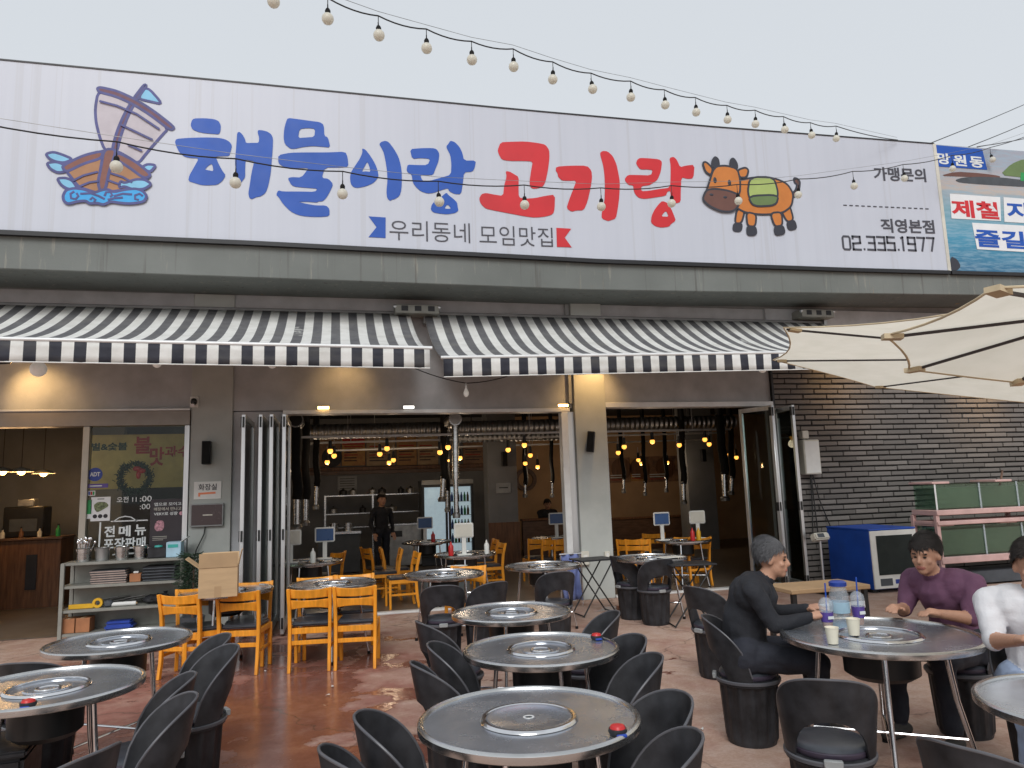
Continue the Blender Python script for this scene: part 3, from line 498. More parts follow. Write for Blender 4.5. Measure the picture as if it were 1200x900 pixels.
COW=[('tail','bark',[(6.975,6.095),(7.053,6.157),(7.093,6.254),(7.045,6.289),(7.043,6.364),(7.104,6.359),(7.15,6.315),(7.129,6.2),(7.078,6.102),(6.988,6.021)]),('leg','ochre',[(5.993,5.794),(6.127,5.765),(6.051,5.559),(5.934,5.553)]),('leg','ochre',[(6.748,5.838),(6.918,5.923),(6.973,5.665),(6.848,5.621)]),('hoof','ink',[(5.924,5.552),(6.06,5.56),(6.03,5.431),(5.895,5.433)]),('hoof','ink',[(6.844,5.62),(6.977,5.665),(7.01,5.527),(6.865,5.492)]),('body','ochre',[(5.884,6.118),(6.072,6.26),(6.354,6.326),(6.675,6.339),(6.91,6.261),(7.006,6.097),(6.955,5.888),(6.781,5.766),(6.458,5.719),(6.143,5.729),(5.937,5.827)]),('leg','ochre',[(6.145,5.747),(6.32,5.721),(6.282,5.517),(6.145,5.519)]),('leg','ochre',[(6.56,5.753),(6.763,5.783),(6.762,5.56),(6.619,5.534)]),('hoof','ink',[(6.141,5.518),(6.285,5.517),(6.29,5.389),(6.132,5.372)]),('hoof','ink',[(6.615,5.534),(6.766,5.561),(6.789,5.432),(6.616,5.396)]),('blanket','leaf',[(6.254,6.319),(6.676,6.348),(6.733,6.099),(6.675,5.908),(6.273,5.865),(6.191,6.045)]),('blanket_trim','moss',[(6.188,6.008),(6.739,6.062),(6.672,5.88),(6.271,5.838)]),('ear','ochre',[(5.46,6.493),(5.52,6.516),(5.627,6.414),(5.589,6.3),(5.497,6.349)]),('ear','ochre',[(6.046,6.416),(6.189,6.473),(6.244,6.43),(6.194,6.305),(6.075,6.297)]),('horn','ink',[(5.609,6.431),(5.628,6.543),(5.681,6.607),(5.731,6.569),(5.737,6.459)]),('horn','ink',[(5.923,6.472),(5.942,6.576),(5.993,6.608),(6.046,6.528),(6.048,6.435)]),('head','ochre',[(5.649,6.443),(5.855,6.477),(6.048,6.435),(6.08,6.242),(6.05,5.999),(5.713,5.923),(5.47,5.999),(5.517,6.112)]),('muzzle','bark',[(5.484,6.055),(5.63,6.086),(5.861,6.07),(6.05,6.009),(6.016,5.832),(5.91,5.734),(5.716,5.723),(5.512,5.802),(5.406,5.904)])]

sign = thing('signboard', 'long white restaurant signboard with blue and red brush lettering', 'signboard', (0, 0, 0))
XE = 9.807
SX = [-6.6 + (XE + 6.6) * i / 24 for i in range(25)]
strip('sign_panel', 'sign_vinyl', sign, SX, lambda x: bot(x) + .0, top, -.9, -.78)
strip('frame_rail', 'black_frame', sign, SX, lambda x: bot(x) - .055, lambda x: bot(x) + .002, -.925, -.78)
strip('frame_rail', 'black_frame', sign, SX, lambda x: top(x) - .001, lambda x: top(x) + .018, -.91, -.78)
box('frame_post', 'cream_plastic', sign, XE - .03, XE + .03, -.912, -.78, bot(XE), top(XE))
for k, (c, ps) in GLYPHS.items():
    o = shape('letter', 'sign_' + c, sign, ps, -.905)
for c, p in FLAGS: shape('ribbon_mark', 'sign_' + c, sign, [p], -.905, sm=0)
def lab(s, m, a, b, hpx, bold, nm='lettering'):   # a,b: lower left / lower right corners on the sign plane
    return text(nm, s, m, sign, a[0], a[2], b[0], a[2] + hpx, -.9035, .004, bold, (b[2] - a[2]) / (b[0] - a[0]))
lab('우리동네', 'sign_ink', (0.701,-0.9,5.043), (1.81,-0.9,5.047), .285, -.006)
lab('모임맛집', 'sign_ink', (1.943,-0.9,5.034), (3.011,-0.9,5.046), .285, -.006)
lab('가맹문의', 'sign_ink', (8.543,-0.9,6.427), (9.561,-0.9,6.467), .235, .022)
lab('직영본점', 'sign_ink', (8.573,-0.9,5.544), (9.609,-0.9,5.574), .235, .022)
DG = {'0': [[(0, 0), (0, 1), (1, 1), (1, 0)]], '2': [[(0, .85), (0, 1), (1, 1), (1, .52), (0, .45), (0, 0), (1, 0)]], '3': [[(0, 1), (1, 1), (1, 0), (0, 0)], [(.2, .52), (1, .52)]], '5': [[(1, 1), (0, 1), (0, .55), (1, .55), (1, 0), (0, 0)]], '1': [[(0, .95), (.35, 1), (.35, 0)]], '9': [[(1, .5), (0, .5), (0, 1), (1, 1), (1, 0), (0, 0)]], '7': [[(0, 1), (1, 1), (.55, 0)]]}
da, db = (7.827,-0.9,5.217), (9.568,-0.9,5.275); cur = 0.0; seq = []
for ch in '02.335.1977':
    wd = {'.': .16, '1': .38}.get(ch, .72); seq.append((ch, cur, wd)); cur += wd + .3
for ch, c0, wd in seq:
    fx = lambda u: da[0] + (db[0] - da[0]) * (c0 + wd * u) / (cur - .3); fz = lambda u, v: da[2] + .012 + (db[2] - da[2]) * c0 / cur + v * .215
    mb = MB()
    if ch == '.': mb.prism([(fx(0), fz(0, -.05)), (fx(1), fz(0, -.05)), (fx(1), fz(0, .1)), (fx(0), fz(0, .1))], -.907, -.9)
    elif ch == '0': mb.ribbon([(fx(u), fz(u, v)) for u, v in ((0, .12), (0, .5), (0, .88), (.15, 1), (.5, 1), (.85, 1), (1, .88), (1, .5), (1, .12), (.85, 0), (.5, 0), (.15, 0))], .033, -.907, -.9, True)
    else:
        for q_, st_ in enumerate(DG[ch]):
            for aa, bb in zip(st_, st_[1:]):
                A_ = Vector((fx(aa[0]), fz(0, aa[1]))); B_ = Vector((fx(bb[0]), fz(0, bb[1]))); e_ = (B_ - A_).normalized() * .0165
                mb.ribbon([A_ - e_, B_ + e_], .033, -.907, -.9)
    mb.build('digit', 'sign_ink', sign)
da, db = (7.907,-0.9,5.966), (9.591,-0.9,6)
for i in range(15):
    t0, t1 = i / 15, (i + .55) / 15
    MB().ribbon([(da[0] + (db[0] - da[0]) * t, da[2] + (db[2] - da[2]) * t) for t in (t0, t1)], .018, -.906, -.9).build('dash', 'sign_ink', sign)
em = tag(bpy.data.objects.new('boat_emblem', None), None); C.objects.link(em); em.parent = sign; em['label'] = 'printed wooden sailing boat on blue waves with fish'
for i, (nm, c, p) in enumerate(BOAT):
    sp_ = smooth_poly(p, 2); y = -.904 - i * .0012
    shape(nm, 'art_' + c, em, [p], y, .003, 2)
    MB().ribbon(sp_, .034, y - .0022, y + .001, True).build('outline', 'sign_outline', em)
for p in BOAT_LINES: MB().ribbon(p, .026, -.925, -.921).build('drawn_line', 'sign_outline', em)
ec = bpy.data.objects.new('cow_emblem', None); C.objects.link(ec); ec.parent = sign; ec['label'] = 'printed brown cow with green blanket'
for i, (nm, c, p) in enumerate(COW):
    sp_ = smooth_poly(p, 2); y = -.904 - i * .0012
    shape(nm, 'art_' + c, ec, [p], y, .003, 2); MB().ribbon(sp_, .032, y - .0022, y + .001, True).build('outline', 'art_ink', ec)
for a in ((5.644,-0.93,6.222), (5.888,-0.93,6.197)): MB().sphere((a[0], -.926, a[2]), (.03, .004, .05), 10, 6).build('eye_mark', 'art_ink', ec)
for a in ((5.567,-0.93,5.984), (5.796,-0.93,5.957)): MB().sphere((a[0], -.927, a[2]), (.035, .004, .02), 10, 6).build('nostril_mark', 'art_ink', ec)
# neighbouring banner with printed sea
ban = thing('banner', 'colourful sea-photo banner with red and blue lettering right of signboard', 'banner', (0, 0, 0))
XB = XE + .034
strip('banner_sheet', 'sea_print', ban, [XB + i * .5 for i in range(9)], bot, top, -.895, -.78)
strip('frame_rail', 'black_frame', ban, [XB + i * .5 for i in range(9)], lambda x: bot(x) - .055, lambda x: bot(x) + .002, -.92, -.78)
def q4(*ps): return [(p[0], p[2]) for p in ps]
shape('headland', 'slate', ban, [q4((10.146,-0.9,6.545), (10.311,-0.9,6.602), (10.704,-0.9,6.645), (11.154,-0.9,6.661), (11.606,-0.9,6.645), (12.731,-0.9,6.659), (12.714,-0.9,6.563), (11.585,-0.9,6.52), (10.683,-0.9,6.505), (10.245,-0.9,6.506))], -.898, .004)
shape('far_shore', 'art_bark', ban, [q4((9.843,-0.9,6.599), (10.185,-0.9,6.7), (10.713,-0.9,6.707), (11.104,-0.9,6.688), (11.096,-0.9,6.641), (10.348,-0.9,6.62))], -.8975, .003)
shape('hill', 'art_moss', ban, [q4((11.106,-0.9,6.704), (11.377,-0.9,6.925), (11.67,-0.9,7.042), (12.416,-0.9,7.035), (12.742,-0.9,6.724), (11.613,-0.9,6.693))], -.899, .004)
shape('rock', 'art_ink', ban, [q4((9.87,-0.9,5.205), (9.998,-0.9,5.152), (10.05,-0.9,5.037), (9.971,-0.9,4.962), (9.835,-0.9,4.956))], -.899, .004)
shape('hut', 'sticker_green', ban, [q4((11.555,-0.9,6.782), (11.888,-0.9,6.79), (11.88,-0.9,6.633), (11.529,-0.9,6.625))], -.9, .004, 0)
shape('title_patch', 'sign_blue', ban, [q4((9.841,-0.9,7.146), (10.797,-0.9,7.146), (10.849,-0.9,6.778), (9.849,-0.9,6.766))], -.9, .004, 0)
for s_, a, b in (('망', (9.838,-0.9,6.811), (10.098,-0.9,6.815)), ('원', (10.166,-0.9,6.805), (10.428,-0.9,6.809)), ('동', (10.497,-0.9,6.799), (10.781,-0.9,6.804))): text('lettering', s_, 'ink_white', ban, a[0], a[2], b[0], a[2] + .2, -.903, .003, .03)
shape('caption_patch', 'sticker_white', ban, [q4((10.007,-0.9,6.294), (11.043,-0.9,6.299), (10.994,-0.9,5.87), (9.98,-0.9,5.859))], -.9, .004, 0)
shape('caption_patch', 'sticker_white', ban, [q4((11.116,-0.9,6.304), (12.703,-0.9,6.293), (12.627,-0.9,5.866), (11.064,-0.9,5.859))], -.9, .004, 0)
shape('caption_patch', 'sticker_white', ban, [q4((10.386,-0.9,5.807), (12.618,-0.9,5.818), (12.531,-0.9,5.334), (10.422,-0.9,5.347))], -.9005, .004, 0)
a, b = (10.001,-0.9,5.89), (10.964,-0.9,5.906); text('lettering', '제철', 'sign_red', ban, a[0], a[2], b[0], a[2] + .31, -.9035, .003, .03)
a, b = (11.144,-0.9,5.916), (11.596,-0.9,5.918); text('lettering', '지', 'sign_blue', ban, a[0], a[2], b[0], a[2] + .31, -.9035, .003, .03)
a, b = (10.411,-0.9,5.391), (11.438,-0.9,5.393); text('lettering', '즐길', 'sign_blue', ban, a[0], a[2], b[0], a[2] + .31, -.904, .003, .03)

# ================================================================== AWNINGS
def awning(x0, x1, zf0, zf1, pr, label, phase):
    t = thing('awning', label, 'awning', (x0, 0, 0), group='striped awnings under the eave')
    L = x1 - x0; nx, ny = int(L / .12), 14; zb = 4.235
    mb = MB(); G_ = []
    for i in range(nx + 1):
        x = L * i / nx; zf = zf0 + (zf1 - zf0) * i / nx
        col = []
        for j in range(ny + 1):
            s = j / ny; y = -pr + (pr - .05) * s
            z = zf + (zb - zf) * (.36 * s + .64 * s * s) + .006 * math.sin(x * 7 + s * 3) * math.sin(math.pi * s)
            col.append(mb.bm.verts.new((x, y, z)))
        G_.append(col)
    for i in range(nx):
        for j in range(ny): mb.bm.faces.new((G_[i][j], G_[i + 1][j], G_[i + 1][j + 1], G_[i][j + 1]))
    o = mb.build('canvas', 'awning_canvas', t)
    md = o.modifiers.new('thickness', 'SOLIDIFY'); md.thickness = .004
    mb = MB(); rows = []
    for i in range(nx + 1):
        x = L * i / nx; zf = zf0 + (zf1 - zf0) * i / nx
        rows.append([mb.bm.verts.new((x, -pr - .022 + (.012 * math.sin(x * 9) if k else 0) * k / 3, zf - .015 - .232 * k / 3)) for k in range(4)])
    for i in range(nx):
        for k in range(3): mb.bm.faces.new((rows[i][k], rows[i + 1][k], rows[i + 1][k + 1], rows[i][k + 1]))
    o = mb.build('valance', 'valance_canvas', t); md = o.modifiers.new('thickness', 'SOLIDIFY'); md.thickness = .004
    mb = MB(); mb.tube([(-.03, -pr - .012, zf0 - .012), (L + .03, -pr - .012, zf1 - .012)], .022, 10); mb.build('front_bar', 'alu_white', t)
    mb = MB(); mb.tube([(0, -pr - .028, zf0 - .25), (L, -pr - .028, zf1 - .25)], .007, 6); mb.build('hem', 'paper', t)
    mb = MB(); mb.tube([(.02, -.06, zb), (L - .02, -.06, zb)], .025, 10); mb.build('roller', 'soffit', t)
    for x in (.35, L - .35):
        zf = zf0 + (zf1 - zf0) * x / L
        mb = MB(); mb.bar((x, -.06, zb - .12), (x + .35, -pr * .5, (zb + zf) / 2 - .25), .035); mb.bar((x + .35, -pr * .5, (zb + zf) / 2 - .25), (x, -pr + .02, zf - .05), .03); mb.build('folding_arm', 'alu', t)
    for x in (.02, L - .02): box('bracket', 'dull_steel', t, x - .03, x + .03, -.12, .03, zb - .16, zb + .06)
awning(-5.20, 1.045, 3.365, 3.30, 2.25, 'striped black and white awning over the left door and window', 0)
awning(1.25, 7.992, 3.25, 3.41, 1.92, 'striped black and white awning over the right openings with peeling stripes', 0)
for a, b, lb in (((0.813,-0.3,4.247), (1.447,-0.3,4.225), 'small striped cassette end between the two awnings'), ((7.41,-0.3,4.34), (8.021,-0.3,4.34), 'small striped cassette end above the right awning corner')):
    t = thing('awning_bracket', lb, 'bracket', (a[0], -.3, a[2] - .07))
    L = b[0] - a[0]; MB().box(0, L, 0, .3, 0, .13).build('cover', 'shelf_metal', t, .01)
    for i in range(3): box('stripe_patch', 'black_frame', t, L * (.14 + i * .3), L * (.14 + i * .3 + .15), -.006, .0, .035, .11)
    for x in (.0, L): MB().sphere((x, .02, .1), .03, 8, 6).build('end_knob', 'alu', t)

# ================================================================== STRING LIGHTS AND CABLES
def catenary(pts, n=6, sag=.03):
    out = []
    for a, b in zip(pts, pts[1:]):
        a, b = Vector(a), Vector(b)
        for k in range(n):
            t = k / n; p = a.lerp(b, t); p.z -= sag * 4 * t * (1 - t); out.append(p)
    return out + [Vector(pts[-1])]
bulb_me = MB().lathe([(0, -.155), (.018, -.152), (.036, -.142), (.048, -.122), (.051, -.104), (.047, -.085), (.034, -.066), (.022, -.058), (0, -.056)], 20).mesh('bulb', 'bulb_glass')
sock_me = MB().lathe([(0, -.058), (.022, -.06), (.024, -.03), (.016, -.012), (.006, -.008), (.005, .03), (0, .03)], 12).mesh('socket', 'rubber_black')
def string_light(label, ends, bulbs, drop=.06, sag=.03):
    t = thing('string_light', label, 'string light', (0, 0, 0), group='festoon strings over the terrace')
    pts = [Vector(ends[0])] + [Vector(b) + Vector((0, 0, .104 + drop)) for b in bulbs] + [Vector(ends[1])]
    MB().tube(catenary(pts, 6, sag), .0065, 6).build('cable', 'cord_black', t)
    MB().tube([pts[0] + Vector((0, 0, .06)), (pts[0] + pts[-1]) / 2 + Vector((0, 0, pts[len(pts) // 2].z - (pts[0].z + pts[-1].z) / 2 + .09)), pts[-1] + Vector((0, 0, .05))] if 0 else [p + Vector((0, .01, .05)) for p in pts], .0025, 5).build('support_wire', 'dull_steel', t)
    for b in bulbs:
        b = Vector(b)
        MB().tube([b + Vector((0, 0, .085 + .03)), b + Vector((0, 0, .104 + drop))], .004, 5).build('drop_cord', 'cord_black', t)
        a = random.uniform(-.12, .12)
        for me, nm in ((sock_me, 'socket'), (bulb_me, 'bulb')):
            o = bpy.data.objects.new(nm, me); C.objects.link(o); o.parent = t; o.location = b + Vector((0, 0, .104)); o.rotation_euler = (a, a * .5, 0)
string_light('string of round white bulbs crossing the sky above the signboard', ((-0.909,-4.933,5.842), (9.042,-0.95,7.146)),
    [(-0.504,-4.772,5.659), (-0.072,-4.6,5.686), (0.365,-4.426,5.695), (0.818,-4.245,5.743), (1.281,-4.061,5.792), (1.747,-3.875,5.884), (2.224,-3.685,5.911), (2.724,-3.486,5.955), (3.29,-3.26,6.052), (3.811,-3.053,6.116), (4.33,-2.846,6.183), (4.898,-2.62,6.257), (5.449,-2.4,6.361), (6.048,-2.161,6.45), (6.657,-1.919,6.541), (7.287,-1.668,6.673)], .09)
string_light('string of round white bulbs hanging across the front of the signboard', ((-2.869,-4.475,4.609), (12.702,-0.537,7.888)),
    [(-1.776,-4.198,4.404), (-0.871,-3.969,4.43), (0.058,-3.734,4.483), (1.008,-3.494,4.553), (1.979,-3.249,4.682), (2.957,-3.001,4.819), (3.977,-2.743,5.025), (5.042,-2.474,5.226), (6.161,-2.191,5.501), (7.299,-1.903,5.822), (8.464,-1.608,6.149), (9.731,-1.288,6.545), (10.846,-1.006,6.906)], .12)
t = thing('pendant_light', 'single small clear bulb on a slack wire between the awnings', 'light', (0, 0, 0))
a, b, c = (0.877,-1.4,3.234), (1.612,-1.4,3.006), (2.292,-1.4,3.141)
MB().tube(catenary([a, b, c], 8, .03), .007, 6).build('wire', 'cord_black', t)
MB().lathe([(0, .0), (.012, 0), (.016, -.05), (.012, -.07), (0, -.07)], 10, b).build('socket', 'alu', t)
MB().lathe([(0, -.065), (.014, -.07), (.034, -.12), (.032, -.15), (.016, -.175), (0, -.178)], 14, b).build('bulb', 'bulb_white', t)
for (a, b, lb) in (((10.137,-0.5,7.396), (18.359,4,11.731), 'thin cable rising to the right above the banner'), ((10.856,-0.5,7.358), (17.009,3,10.527), 'second thin cable rising above the banner corner'), ((11.03,-0.6,7.356), (15.68,2,9.446), 'short cable low over the banner top edge')):
    b = Vector(b); a = Vector(a); e = a + (b - a) * 4
    o = MB().tube(catenary([a, e], 16, .25), .009, 6).build('overhead_cable', 'cord_black'); tag(o, lb, 'cable')
# globe lamps under the awning and warm floodlights
def globe(p, r, label):
    t = thing('globe_lamp', label, 'lamp', p, group='white globe bulbs under the awnings')
    MB().sphere((0, 0, 0), r).build('globe', 'bulb_white', t); MB().lathe([(0, r * .9), (r * .4, r * .9), (r * .36, r * 1.6), (.01, r * 1.7), (.008, r * 4), (0, r * 4)], 12).build('socket', 'rubber_black', t)
globe((-3.192,-1.6,3.132), .085, 'white globe bulb under the left awning by the floodlight')
globe((-1.991,-1.6,3.202), .05, 'small white bulb half hidden under the left awning edge')
globe((-0.737,-1.6,3.2), .05, 'small white bulb peeping under the middle of left awning')
globe((5.757,-1.6,3.182), .06, 'white globe bulb under the right end of the right awning')
def flood(p, aim, label, e=26):
    t = thing('floodlight', label, 'floodlight', p, group='warm floodlights under the awnings')
    d = (Vector(aim) - Vector(p)).normalized(); q = d.to_track_quat('-Z', 'Y').to_matrix().to_4x4()
    MB().box(-.09, .09, -.07, .07, .0, .05, q).build('housing', 'black_metal', t, .01); MB().box(-.075, .075, -.055, .055, -.004, .0, q).build('lens', 'lamp_warm', t)
    MB().tube([(0, 0, .04), (0, .05, .14), (0, .12, .2)], .01, 6).build('arm', 'black_metal', t)
    l = bpy.data.lights.new('flood_lamp', 'SPOT'); l.energy = e; l.color = (1, .6, .24); l.spot_size = R(95); l.spot_blend = .9; l.shadow_soft_size = .05
    lo = bpy.data.objects.new('flood_lamp', l); C.objects.link(lo); lo.parent = t; lo.location = d * .03; lo.rotation_euler = d.to_track_quat('-Z', 'Y').to_euler()
flood((-3.95, -.45, 3.42), (-3.75, .05, 3.0), 'black floodlight casting warm light above the left door', 24)
flood((.15, -.5, 3.62), (.1, .05, 3.05), 'floodlight hidden under left awning warming the middle wall', 10)
flood((3.85, -.5, 3.62), (3.78, -.06, 3.1), 'floodlight hidden under right awning warming the right pillar', 34)
flood((8.2, -.75, 3.75), (8.2, 0, 3.25), 'floodlight warming the left part of the brick wall', 26)
flood((11.1, -.6, 3.5), (11.0, 0, 3.0), 'floodlight warming the far right part of the brick wall', 34)

# ================================================================== THINGS ON THE FACADE
t = thing('security_camera', 'small white and black security camera on the left pillar', 'camera', (-1.865,-0.02,2.951))
MB().box(-.055, .055, 0, .03, -.075, .075).build('plate', 'white_plastic', t, .006)
MB().sphere((0, -.03, 0), (.042, .04, .048)).build('dome', 'black_metal', t); MB().lathe([(0, 0), (.018, 0), (.02, .05), (0, .05)], 12, mtx=Matrix.Translation((.0, -.05, -.03)) @ Matrix.Rotation(R(120), 4, 'X')).build('lens', 'alu', t)
def speaker(p, rz, tilt, label):
    t = thing('wall_speaker', label, 'speaker', p, rz, group='black wall speakers'); t.rotation_euler = (0, R(tilt), rz)
    MB().box(-.055, .055, -.15, -.03, -.155, .155).build('cabinet', 'black_plastic', t, .008); MB().box(-.046, .046, -.156, -.1505, -.145, .145).build('grille', 'rubber_black', t)
    MB().box(-.02, .02, -.03, 0, -.03, .03).build('wall_bracket', 'black_metal', t)
speaker((-1.68,0,2.259), 0, 0, 'upright black speaker on the left pillar above the restroom sign')
speaker((3.748,-0.06,2.303), R(-25), 7, 'tilted black speaker on the right pillar')
t = thing('restroom_sign', 'white card sign with Korean text and orange arrow on left pillar', 'sign', (-1.67,-0.005,1.764))
MB().box(-.17, .17, -.006, .003, -.115, .115).build('card', 'paper', t); text('lettering', '화장실', 'ink_dark', t, -.115, -.0, .115, .085, -.007, .002, .012)
MB().prism([(-.115, -.03), (.1, -.022), (.1, -.048), (-.09, -.055), (-.09, -.08), (-.115, -.08)], -.009, -.006).build('arrow', 'ink_orange', t)
t = thing('wall_monitor', 'small dark framed monitor on the left pillar with hanging cable', 'monitor', (-1.665,-0.01,1.439))
MB().box(-.205, .205, -.045, .01, -.15, .15).build('bezel', 'grey_plastic', t, .006); MB().box(-.19, .19, -.049, -.0455, -.13, .135).build('screen', 'screen_dark', t)
MB().box(-.05, .07, -.0505, -.0492, -.006, .008).build('caption_mark', 'cream_plastic', t)
MB().tube([(-.02, -.02, -.15), (-.03, -.04, -.25), (-.12, -.05, -.45), (-.16, -.05, -.7)], .008, 6).build('cable', 'cord_black', t)
t = thing('outlet_box', 'white outlet box low on the left edge of right pillar', 'outlet', (3.55,-0.07,0.6), group='outlet boxes on the right pillar'); MB().box(-.06, .06, -.05, 0, -.1, .1).build('cover', 'cream_plastic', t, .01); MB().box(-.03, .03, -.054, -.0505, -.05, .05).build('socket_plate', 'white_plastic', t)
t = thing('outlet_box', 'small outlet box low on the right edge of right pillar', 'outlet', (3.898,-0.07,0.631), group='outlet boxes on the right pillar'); MB().box(-.04, .04, -.04, 0, -.05, .05).build('cover', 'cream_plastic', t, .008); MB().box(-.02, .02, -.044, -.0405, -.025, .025).build('socket_plate', 'white_plastic', t)
for p, mt, lb in (((-0.176,-0.05,2.85), 'lamp_warm', 'warm oblong light on the middle lintel'), ((1.011,-0.05,2.85), 'lamp_white', 'white oblong light on the middle lintel'), ((3.331,-0.05,2.859), 'lamp_warm', 'warm little light at the right end of middle lintel')):
    t = thing('lintel_light', lb, 'light', p); MB().box(-.085, .085, 0, .02, -.012, .03).build('base', 'alu', t, .004); MB().box(-.075, .075, -.01, -.0005, -.014, .022).build('diffuser', mt, t)
# white meter box on the brick wall
t = thing('meter_box', 'cream electrical box on the brick wall beside folding doors', 'electrical box', (7.455,-0.03,1.987))
MB().box(-.15, .15, -.14, .02, -.28, .28).build('case', 'cream_plastic', t, .015); MB().box(-.13, .13, -.145, -.1405, -.255, .255).build('cover', 'white_plastic', t, .003)
MB().box(-.12, -.0, -.1, .02, .3, .43).build('junction', 'cream_plastic', t, .012); MB().tube([(-.06, -.05, .43), (-.06, -.04, .28)], .012, 6).build('conduit', 'grey_plastic', t)
for dx, dz in ((.35, -1.3), (.05, -1.35), (-.05, -1.2)): MB().tube([(dx * .1, -.05, -.28), (dx * .35, -.05, -.7), (dx, -.04, dz)], .009, 6).build('hanging_cable', 'cord_black', t)
# window stickers, posters, lettering
def sticker(name, label, cat, m, x0, z0, x1, z1, y=.022):
    t = thing(name, label, cat, ((x0 + x1) / 2, y, z0))
    box('sheet', m, t, -(x1 - x0) / 2, (x1 - x0) / 2, -.002, .002, 0, z1 - z0); return t, x1 - x0, z1 - z0
YG = .03
t = thing('round_sticker', 'round blue security sticker on the window', 'sticker', (-3.048,0.03,2.014)); MB().lathe([(0, 0), (.088, 0), (.088, .004), (0, .004)], 28, mtx=Matrix.Rotation(R(90), 4, 'X')).build('disc', 'sticker_blue', t)
text('lettering', 'ADT', 'ink_white', t, -.06, -.025, .06, .03, -.005, .002, .03)
a, b = (-3.126,0.03,1.841), (-2.887,0.03,1.893); t, w_, h_ = sticker('strip_sticker', 'narrow purple sticker on the window below round sticker', 'sticker', 'sticker_purple', a[0], a[2], b[0], b[2]); box('print_line', 'ink_white', t, -w_ * .4, w_ * .2, -.004, -.0022, h_ * .35, h_ * .6)
a, b = (-3.122,0.03,1.742), (-3.034,0.03,1.805); t, w_, h_ = sticker('card_sticker', 'tiny coloured card sticker on the window', 'sticker', 'sticker_white', a[0], a[2], b[0], b[2])
for i, m_ in enumerate(('sticker_blue', 'ink_red', 'sticker_green')): box('colour_bar', m_, t, w_ * (-.42 + i * .29), w_ * (-.42 + i * .29 + .24), -.004, -.0022, h_ * .15, h_ * .85)
a, b = (-3.129,0.03,1.449), (-3.069,0.03,1.686); t, w_, h_ = sticker('green_sticker', 'green and white sticker beside the food poster on window', 'sticker', 'sticker_green', a[0], a[2], b[0], b[2]); box('white_band', 'sticker_white', t, -w_ / 2, w_ / 2, -.004, -.0022, 0, h_ * .25)
a, b = (-3.078,0.03,1.415), (-2.85,0.03,1.722); t, w_, h_ = sticker('food_poster', 'small white poster of a green food platter on window', 'poster', 'sticker_white', a[0], a[2], b[0], b[2])
shape('food_picture', 'food_print', t, [[(-.08, h_ * .68), (-.03, h_ * .8), (.06, h_ * .78), (.1, h_ * .62), (.02, h_ * .45), (-.04, h_ * .36), (-.07, h_ * .5)]], -.004, .003)
for i in range(3): MB().lathe([(0, 0), (.026, 0), (.026, .003), (0, .003)], 14, mtx=Matrix.Translation(((i - 1) * .062, -.0025, h_ * .2)) @ Matrix.Rotation(R(90), 4, 'X')).build('dish_picture', 'ink_dark', t)
box('print_line', 'ink_dark', t, -.04, .04, -.004, -.0022, h_ * .9, h_ * .93)
t = thing('window_lettering', 'white opening hours lettering on the window glass', 'lettering', (0, 0, 0))
a, b = (-2.777,0.03,1.642), (-2.542,0.03,1.633); text('lettering', '오전 11', 'ink_white', t, a[0], a[2], b[0], a[2] + .075, .024, .002, .01)
a, b = (-2.502,0.03,1.643), (-2.358,0.03,1.638); text('lettering', ':00', 'ink_white', t, a[0], a[2], b[0], a[2] + .075, .024, .002, .01)
a, b = (-2.498,0.03,1.544), (-2.375,0.03,1.539); text('lettering', ':00', 'ink_white', t, a[0], a[2], b[0], a[2] + .07, .024, .002, .0)
t = thing('window_lettering', 'white takeaway lettering with bag outline on window', 'lettering', (0, 0, 0))
for s_, A, B in (('전', (-2.91,0.03,1.207), (-2.785,0.03,1.201)), ('메', (-2.74,0.03,1.204), (-2.598,0.03,1.198)), ('뉴', (-2.548,0.03,1.212), (-2.415,0.03,1.205))): text('lettering', s_, 'ink_white', t, A[0], A[2], B[0], A[2] + .14, .024, .002, .03)
A, B = (-2.913,0.03,1.046), (-2.415,0.03,1.042); text('lettering', '포장판매', 'ink_white', t, A[0], A[2], B[0], A[2] + .145, .024, .002, .025)
pl = lambda *q: [(p[0], p[2]) for p in q]
MB().ribbon(pl((-2.838,0.03,1.404), (-2.396,0.03,1.402)), .014, .02, .024).build('bag_line', 'ink_white', t); MB().ribbon(pl((-2.958,0.03,1.399), (-2.963,0.03,1.043)), .02, .02, .024).build('bag_line', 'ink_white', t)
MB().ribbon(pl((-2.801,0.03,0.981), (-2.378,0.03,0.991), (-2.38,0.03,1.056)), .018, .02, .024).build('bag_line', 'ink_white', t); MB().ribbon(pl((-2.808,0.03,1.403), (-2.739,0.03,1.449), (-2.669,0.03,1.463), (-2.597,0.03,1.449), (-2.524,0.03,1.391)), .012, .02, .024).build('bag_line', 'ink_white', t)
a, b = (-2.369,0.03,1.045), (-1.931,0.03,1.667); t, w_, h_ = sticker('dark_poster', 'dark purple poster with white Korean text on window', 'poster', 'poster_dark', a[0], a[2], b[0], b[2], .015)
for i, (s_, m_) in enumerate((('앱으로 모이고', 'ink_white'), ('매장에서 만나고', 'cream_plastic'), ('VERY로 성장', 'ink_white'))): text('lettering', s_, m_, t, -w_ * .4, h_ * (.86 - i * .1), w_ * (.36 if i < 2 else .26), h_ * (.86 - i * .1) + h_ * .07, -.0025, .002, .02 if i != 1 else .004)
MB().sphere((w_ * .36, -.003, h_ * .69), (.025, .002, .025), 12, 6).build('dot', 'pink_print', t)
shape('picture', 'pink_print', t, [[(-w_ * .38, h_ * .45), (-w_ * .3, h_ * .56), (-w_ * .12, h_ * .55), (-w_ * .1, h_ * .42), (-w_ * .16, h_ * .34), (-w_ * .34, h_ * .34)]], -.004, .003)
